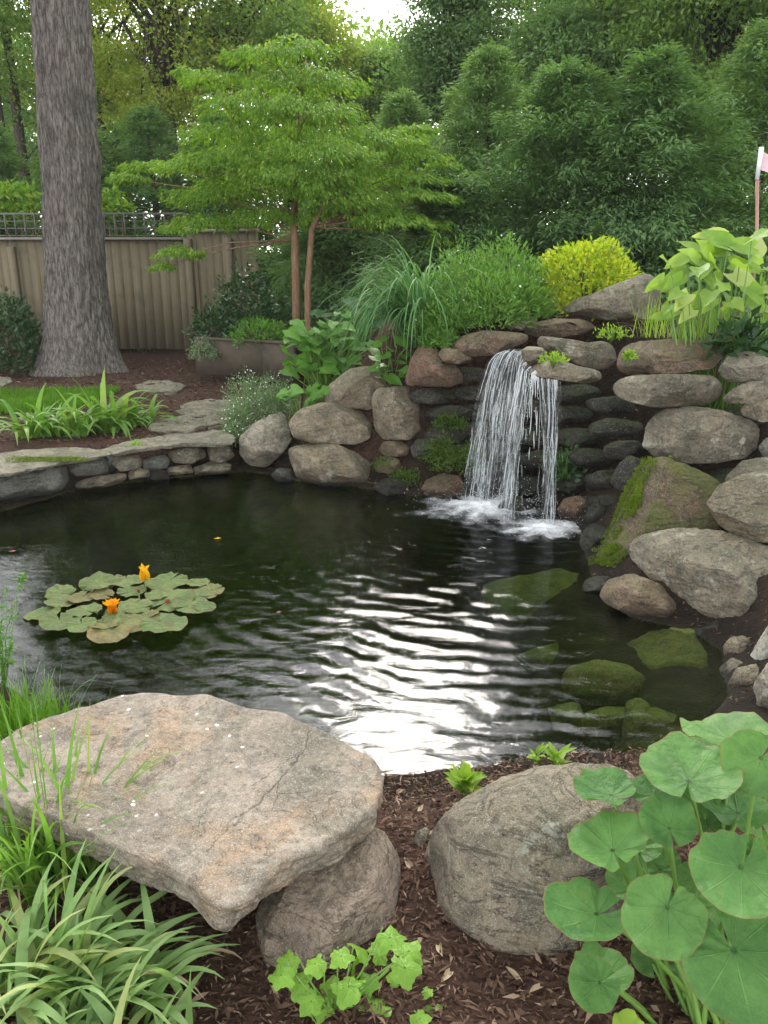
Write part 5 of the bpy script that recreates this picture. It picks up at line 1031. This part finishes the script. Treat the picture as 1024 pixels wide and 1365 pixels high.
def ligularia():
    base = G(950, 1420, .16); t = thing('round_leaf_plant', 'large plant with round green notched leaves filling the near right corner', 'plant', tuple(base)); rng = np.random.RandomState(6)
    # x, y, w, h, attach x, y, Y
    LV = [(917,1022,140,94,918,1042,2.02),(801,1112,115,84,817,1134,1.92),(777,1228,124,86,796,1218,1.80),(889,1217,98,118,890,1209,1.76),(985,1160,132,116,988,1155,1.80),(886,1109,74,82,893,1105,1.95),(801,1050,92,56,815,1060,2.08),(962,966,130,40,975,985,2.22),(1010,1020,96,96,1015,1010,2.05),
          (995,1285,150,160,978,1266,1.66),(805,1283,84,66,800,1305,1.86),(783,1327,50,76,800,1310,1.75),(962,1218,62,56,960,1205,1.86),(985,1082,100,60,985,1085,2.10),(835,1352,34,44,836,1375,1.72),(862,1052,60,44,870,1060,2.10),(930,1180,60,66,930,1170,1.95),(925,1300,80,70,925,1295,1.95),(870,1290,60,60,870,1285,2.0),(1015,1100,90,80,1015,1095,2.15),(880,1165,64,60,880,1160,2.1),(1005,1215,80,70,1000,1205,2.0),(850,1135,80,70,850,1130,2.12),(925,1075,80,64,925,1070,2.16),(845,1190,70,64,845,1185,2.1),(915,1245,84,76,912,1240,2.0),(965,1235,70,66,962,1230,2.02),(960,1330,90,80,955,1325,1.9),(1015,1330,90,90,1010,1320,1.8),(890,1330,70,64,886,1326,1.95),(1020,1150,80,90,1015,1140,2.1),(945,1010,90,44,945,1015,2.25),(945,1100,70,50,945,1100,2.12)]
    for i, (x, y, w, h, ax, ay, Y) in enumerate(LV):
        Y = Y*.80; P = D(ax, ay, Y); s = px_size(P); v = nrm(CAM-P); asp = h/w
        ca = min(.97, max(.3, asp)); rt = nrm(np.cross([0, 0, 1.], v)); upv = np.cross(v, rt)      # rt: picture right seen from the camera
        # tilt the normal from the view direction towards up so the disc is foreshortened as seen
        k = math.acos(min(ca, .97)) if asp < 1 else .25
        nn = v*math.cos(k)+upv*math.sin(k)+rt*rng.normal()*.10; sd = rt*((ax-x)/w*2.2)+upv*(-(ay-y)/h*2.2)
        if np.linalg.norm(sd) < .25: sd = rt*.2+upv*(.9 if i in (3, 9, 4) else -.6)
        R = max(w, h)*.5*s*.92
        yel = ML['fern'] if i == 14 else ML['lig']
        lf = round_leaf(P, nn, sd, R, 1.0 if asp > .6 else 1.05, 40+i, notch=rng.uniform(.12, .35), cup=rng.uniform(.22, .42), parent=t, mat=yel, wave=rng.uniform(.10, .20))
        if i == 14: lf['label'] = 'small yellowing leaf near the ground'
        g = Geo(); b = base+A([rng.normal()*.05, rng.normal()*.05, 0]); mid = b*.45+P*.55+A([0, 0, .03])+A([rng.normal()*.02, .05, 0]); q = P-nrm(nn)*.004
        ts = np.linspace(0, 1, 10)[:, None]; cv = (1-ts)**2*b+2*ts*(1-ts)*mid+ts**2*q; g.tube(cv, np.linspace(.0075, .0042, 10), 8); g.build('stalk', MP['stem'], lf)
ligularia()

# ------------------------------------------------------------------ small lobed plants on the near mulch
def lobed_leaf(g, c, d, nn, L, seed):
    rng = np.random.RandomState(seed); d = nrm(d); sd = nrm(np.cross(d, nn)); up = np.cross(sd, d); nr, nt = 5, 34; th = np.linspace(-math.pi, math.pi, nt, endpoint=False); V, U = [], []
    for r in np.linspace(.05, 1, nr):
        for tt in th:
            lob = .78+.20*math.cos(5*tt)*(.6 if abs(tt) < 2.3 else .2)+.05*math.cos(13*tt+seed)-.25*math.exp(-((abs(tt)-math.pi)/.35)**2); rad = L*.52*lob*r; x = math.cos(tt)*rad; y = math.sin(tt)*rad*1.05
            V.append(A(c)+d*(x+L*.40)+sd*y+up*(L*(.10*r*r*math.cos(2*tt)-.12*r*r+.05*rng.normal()*r*.5))); U.append((tt/6.283, r*.9))
    F = [[i*nt+j, i*nt+(j+1) % nt, (i+1)*nt+(j+1) % nt, (i+1)*nt+j] for i in range(nr-1) for j in range(nt)]; g.add(V, F, [[0, j+1, j] for j in range(nt-1)], A(U))
def lobed_plant(label, root, leaves, L, Y, seed, mat='lobed'):
    rng = np.random.RandomState(seed); b = ground_at(*root); t = thing('lobed_leaf_plant', label, 'plant', tuple(b), 'lobed leaved seedlings on the near mulch'); g = Geo(); s = Geo()
    for i, (x, y) in enumerate(leaves):
        P = D(x, y, b[1]+rng.uniform(-.05, .10)); v = nrm(CAM-P); a = rng.uniform(0, 6.28); out = nrm(P-b+A([0, 0, .001])); d = A([out[0]+rng.normal()*.4, out[1]-.25+rng.normal()*.4, -.1+rng.normal()*.15]); nn = v*.55+A([rng.normal()*.3, rng.normal()*.3, 1.0]); ll = L*rng.uniform(.75, 1.15)
        lobed_leaf(g, P-nrm(d)*ll*.4, d, nn, ll, seed*50+i); s.tube([b, b*.5+P*.5+A([0, 0, .01]), P-nrm(d)*ll*.38], [.0028, .0022, .0016], 6)
    g.build('foliage', ML[mat], t, uv=True); s.build('stems', MP['stem'], t)
lobed_plant('leafy lime green plant with lobed leaves in front of the pinkish rock', (445,1350), [(385,1280),(400,1310),(375,1300),(420,1285),(440,1320),(470,1290),(455,1350),(490,1310),(505,1270),(520,1250),(545,1268),(500,1340),(530,1300),(480,1265),(430,1345),(390,1345),(520,1325),(540,1290),(410,1355),(465,1315),(500,1360),(455,1275),(415,1335),(480,1355)], .085, 1.55, 3)
lobed_plant('two leaved lime seedling at the bottom edge below the big grey boulder', (635,1362), [(625,1340),(650,1358),(612,1358)], .10, 1.5, 4)
lobed_plant('single lime leaf seedling on the mulch right of the leafy lime plant', (570,1330), [(570,1322)], .045, 1.6, 5)
lobed_plant('small lime leaf near the bottom of the mulch between the seedlings', (680,1335), [(680,1328)], .05, 1.6, 6)
lobed_plant('lime leaf at the bottom edge right of the leafy lime plant', (560,1362), [(560,1358),(572,1350)], .07, 1.5, 7)
lobed_plant('tiny sprout at the foot of the big grey boulder', (672,1290), [(668,1284),(678,1288)], .03, 1.68, 8)
def rosette(label, px, py, n, L, seed, mat='fern'):
    rng = np.random.RandomState(seed); b = ground_at(px, py); t = thing('lime_rosette', label, 'plant', tuple(b), 'lime rosettes on the near water edge'); g = Geo(); s = Geo()
    for i in range(n):
        a = rng.uniform(0, 6.28); e = rng.uniform(.2, 1); d = A([math.cos(a)*e, math.sin(a)*e, rng.uniform(.1, .9)]); h = rng.uniform(.0, .06); heart_leaf(g, b+A([d[0]*.02, d[1]*.02, h+.02]), d, A([-d[0], -d[1]-.2, 1.2]), L*rng.uniform(.6, 1.1), L*.45, .12, 7, 5, rng=rng)
    for i in range(5): s.tube([b-A([0, 0, .01]), b+A([rng.normal()*.015, rng.normal()*.015, .06])], [.003, .002], 5)
    g.build('foliage', ML[mat], t); s.build('stems', MP['stem'], t)
rosette('lime green rosette at the water edge between the flat slab and the big grey boulder', 620, 1062, 34, .075, 5); rosette('larger lime sprig above the top of the big grey boulder by the water', 742, 1024, 18, .06, 6); rosette('smaller lime sprig above the top of the big grey boulder by the water', 716, 1020, 10, .045, 7)

# ------------------------------------------------------------------ water lily
def water_lily():
    c0 = G(175, 810, 0); t = thing('water_lily', 'raft of overlapping lily pads with yellow flowers on the left of the pond', 'water lily', tuple(c0)); rng = np.random.RandomState(12)
    PD = [(160,243,105,48),(215,185,90,45),(225,215,90,40),(335,157,115,50),(430,135,110,45),(435,185,85,50),(585,140,125,60),(665,150,70,40),(725,180,110,65),(620,200,75,40),(680,200,80,45),(290,200,80,35),(360,200,70,35),(205,285,110,70),(300,258,105,60),(280,300,84,44),(350,300,95,55),(385,325,120,50),(460,232,80,40),(400,270,95,55),(500,290,125,60),(545,300,140,60),(570,235,130,58),(640,250,118,70),(705,245,64,48),(490,255,85,50),(555,210,75,38),(330,175,70,34)]
    for i, (x, y, w, h) in enumerate(PD):
        px, py = x*.3906, 720+y*.3906; P = G(px, py, .008); s = px_size(P); R = w*.3906*s*.60; z = .008+.0018*i; a = rng.uniform(0, 6.28)
        nn = A([rng.normal()*.05, rng.normal()*.07-.04, 1.0]); round_leaf(A([P[0], P[1], z+.004]), nn, A([math.cos(a), math.sin(a), 0]), R*.98, 1.0, 90+i, notch=rng.uniform(.1, .4), cup=rng.uniform(.02, .10), name='lily_pad', parent=t, mat=ML['pad'], wave=rng.uniform(.05, .12))
    def flower(px, py, R, mat, n, lift, closed):
        P = G(px, py, lift); g = Geo()
        for ring in range(3):
            for j in range(n):
                a = j*2*math.pi/n+ring*.4+rng.normal()*.1; e = (.9-.28*ring)*closed; d = A([math.cos(a)*e, math.sin(a)*e, 1.0-.2*e]); heart_leaf(g, P+A([0, 0, ring*.002]), d, A([-d[0], -d[1], .8]), R*(1.05-.12*ring), R*.72, .32, 7, 5, rng=rng)
        g.build('lily_flower', mat, t); s = Geo(); s.tube([A([P[0], P[1], -.15]), P+A([0, 0, .004])], [.004, .005], 6); s.build('stalk', MP['stem'], t)
    flower(150, 815, .075, MP['flower_orange'], 10, .05, .55); flower(193, 772, .095, MP['flower_yellow'], 3, .07, .22); flower(224, 805, .03, MP['flower_pink'], 6, .04, .5); flower(185, 790, .022, MP['flower_pink'], 5, .045, .5)
water_lily()
PG = 'petals floating on the pond'
for lab, px, py, m, r in [('yellow petal floating in the middle of the far water', 289, 718, 'flower_yellow', .035), ('pink petal floating right of the lily pads', 371, 816, 'flower_pink', .018), ('dark red petal floating near the left bank', 16, 735, 'flower_pink', .03)]:
    P = G(px, py, .006); g = Geo(); heart_leaf(g, P, A([1., .3, .1]), A([0, 0, 1.]), r, r*.7, .2, 6, 5); heart_leaf(g, P, A([-.5, -.8, .35]), A([0, 0, 1.]), r*.8, r*.6, .2, 6, 5); tag(g.build('floating_petal', MP[m], None, tuple(P)), lab, 'petal', PG)

# ------------------------------------------------------------------ lawn, mulch shreds
def lawn():
    rng = np.random.RandomState(17); n = 26000; A0, A1, A2, A3 = G(-260, 562, .36), G(95, 545, .36), G(150, 517, .36), G(-260, 519, .36)
    u, v = rng.rand(n), rng.rand(n); P = (A0*(1-u)[:, None]+A1*u[:, None])*(1-v)[:, None]+(A3*(1-u)[:, None]+A2*u[:, None])*v[:, None]
    P[:, :2] += fbm(P*1.5, 2)[:, None]*.12; P[:, 2] = hgt(P[:, 0], P[:, 1])-.005; d = rng.normal(size=(n, 3))*.35; d[:, 2] = 1; g = Geo()
    g.leaves(P, nrmA(d), nrmA(rng.normal(size=(n, 3))), rng.uniform(.05, .11, n), rng.uniform(.006, .012, n)); tag(g.build('grass', ML['grass'], None, (0, 8, .3), smooth=False), 'small patch of mown lawn beside the huge trunk', kind='stuff')
lawn()
def mulch():
    rng = np.random.RandomState(18); g = Geo()
    def area(n, x0, x1, y0, y1, L):
        X = rng.uniform(x0, x1, n); Y = rng.uniform(y0, y1, n); Z = hgt(X, Y); ok = Z > .03; X, Y, Z = X[ok], Y[ok], Z[ok]; m = len(X); P = np.stack([X, Y, Z+rng.uniform(-.002, .012, m)], 1); a = rng.uniform(0, 6.28, m); d = np.stack([np.cos(a), np.sin(a), rng.normal(size=m)*.3], 1)
        g.leaves(P, nrmA(d), nrmA(rng.normal(size=(m, 3))*.6+A([0, 0, 1])), L*rng.uniform(.4, 1.4, m), L*rng.uniform(.12, .38, m), .35)
    area(26000, -1.1, 1.3, 1.1, 2.9, .020); area(5000, -1.1, 1.3, 1.1, 2.9, .042); area(4000, 1.0, 2.8, 3.2, 6.6, .03); area(9000, -6.5, -1.0, 7.2, 13, .06); area(2500, -.6, 2.8, 6.4, 8.2, .05)
    tag(g.build('mulch', MP['mulch'], None, (0, 2, .2), smooth=False), 'shredded brown bark mulch lying on the beds', kind='stuff')
mulch()

def litter():
    rng = np.random.RandomState(91); sp = [(560,1085),(548,1160),(600,1300),(560,1290),(690,1310),(530,1060),(720,1320),(585,1265)]
    for i, (x, y) in enumerate(sp):
        P = ground_at(x, y)+A([0, 0, .012]); g = Geo(); a = rng.uniform(0, 6.28); heart_leaf(g, P, A([math.cos(a), math.sin(a), .15]), A([rng.normal()*.4, -.3, 1]), .035+.012*rng.rand(), .02, .3, 7, 5, rng=rng)
        tag(g.build('fallen_leaf', ML['deadgrass'], None, tuple(P)), 'small dry brown leaf lying on the near mulch', 'leaf', 'dry leaves on the near mulch')
litter()
def haze():
    m, t = newmat('thin garden haze'); k = N(t); pv = k.n('ShaderNodeVolumePrincipled'); pv.inputs['Color'].default_value = (.93, .97, .94, 1); pv.inputs['Density'].default_value = HAZE; pv.inputs['Anisotropy'].default_value = .0
    o = k.n('ShaderNodeOutputMaterial'); t.links.new(pv.outputs[0], o.inputs[1]); g = Geo(); g.box((0, 100, 15.2), 165, 170, 16.8); tag(g.build('haze', m, None, (0, 100, -1.6), smooth=False), 'thin pale air between the near pond and the far trees', kind='stuff')
HAZE = .0007
haze()
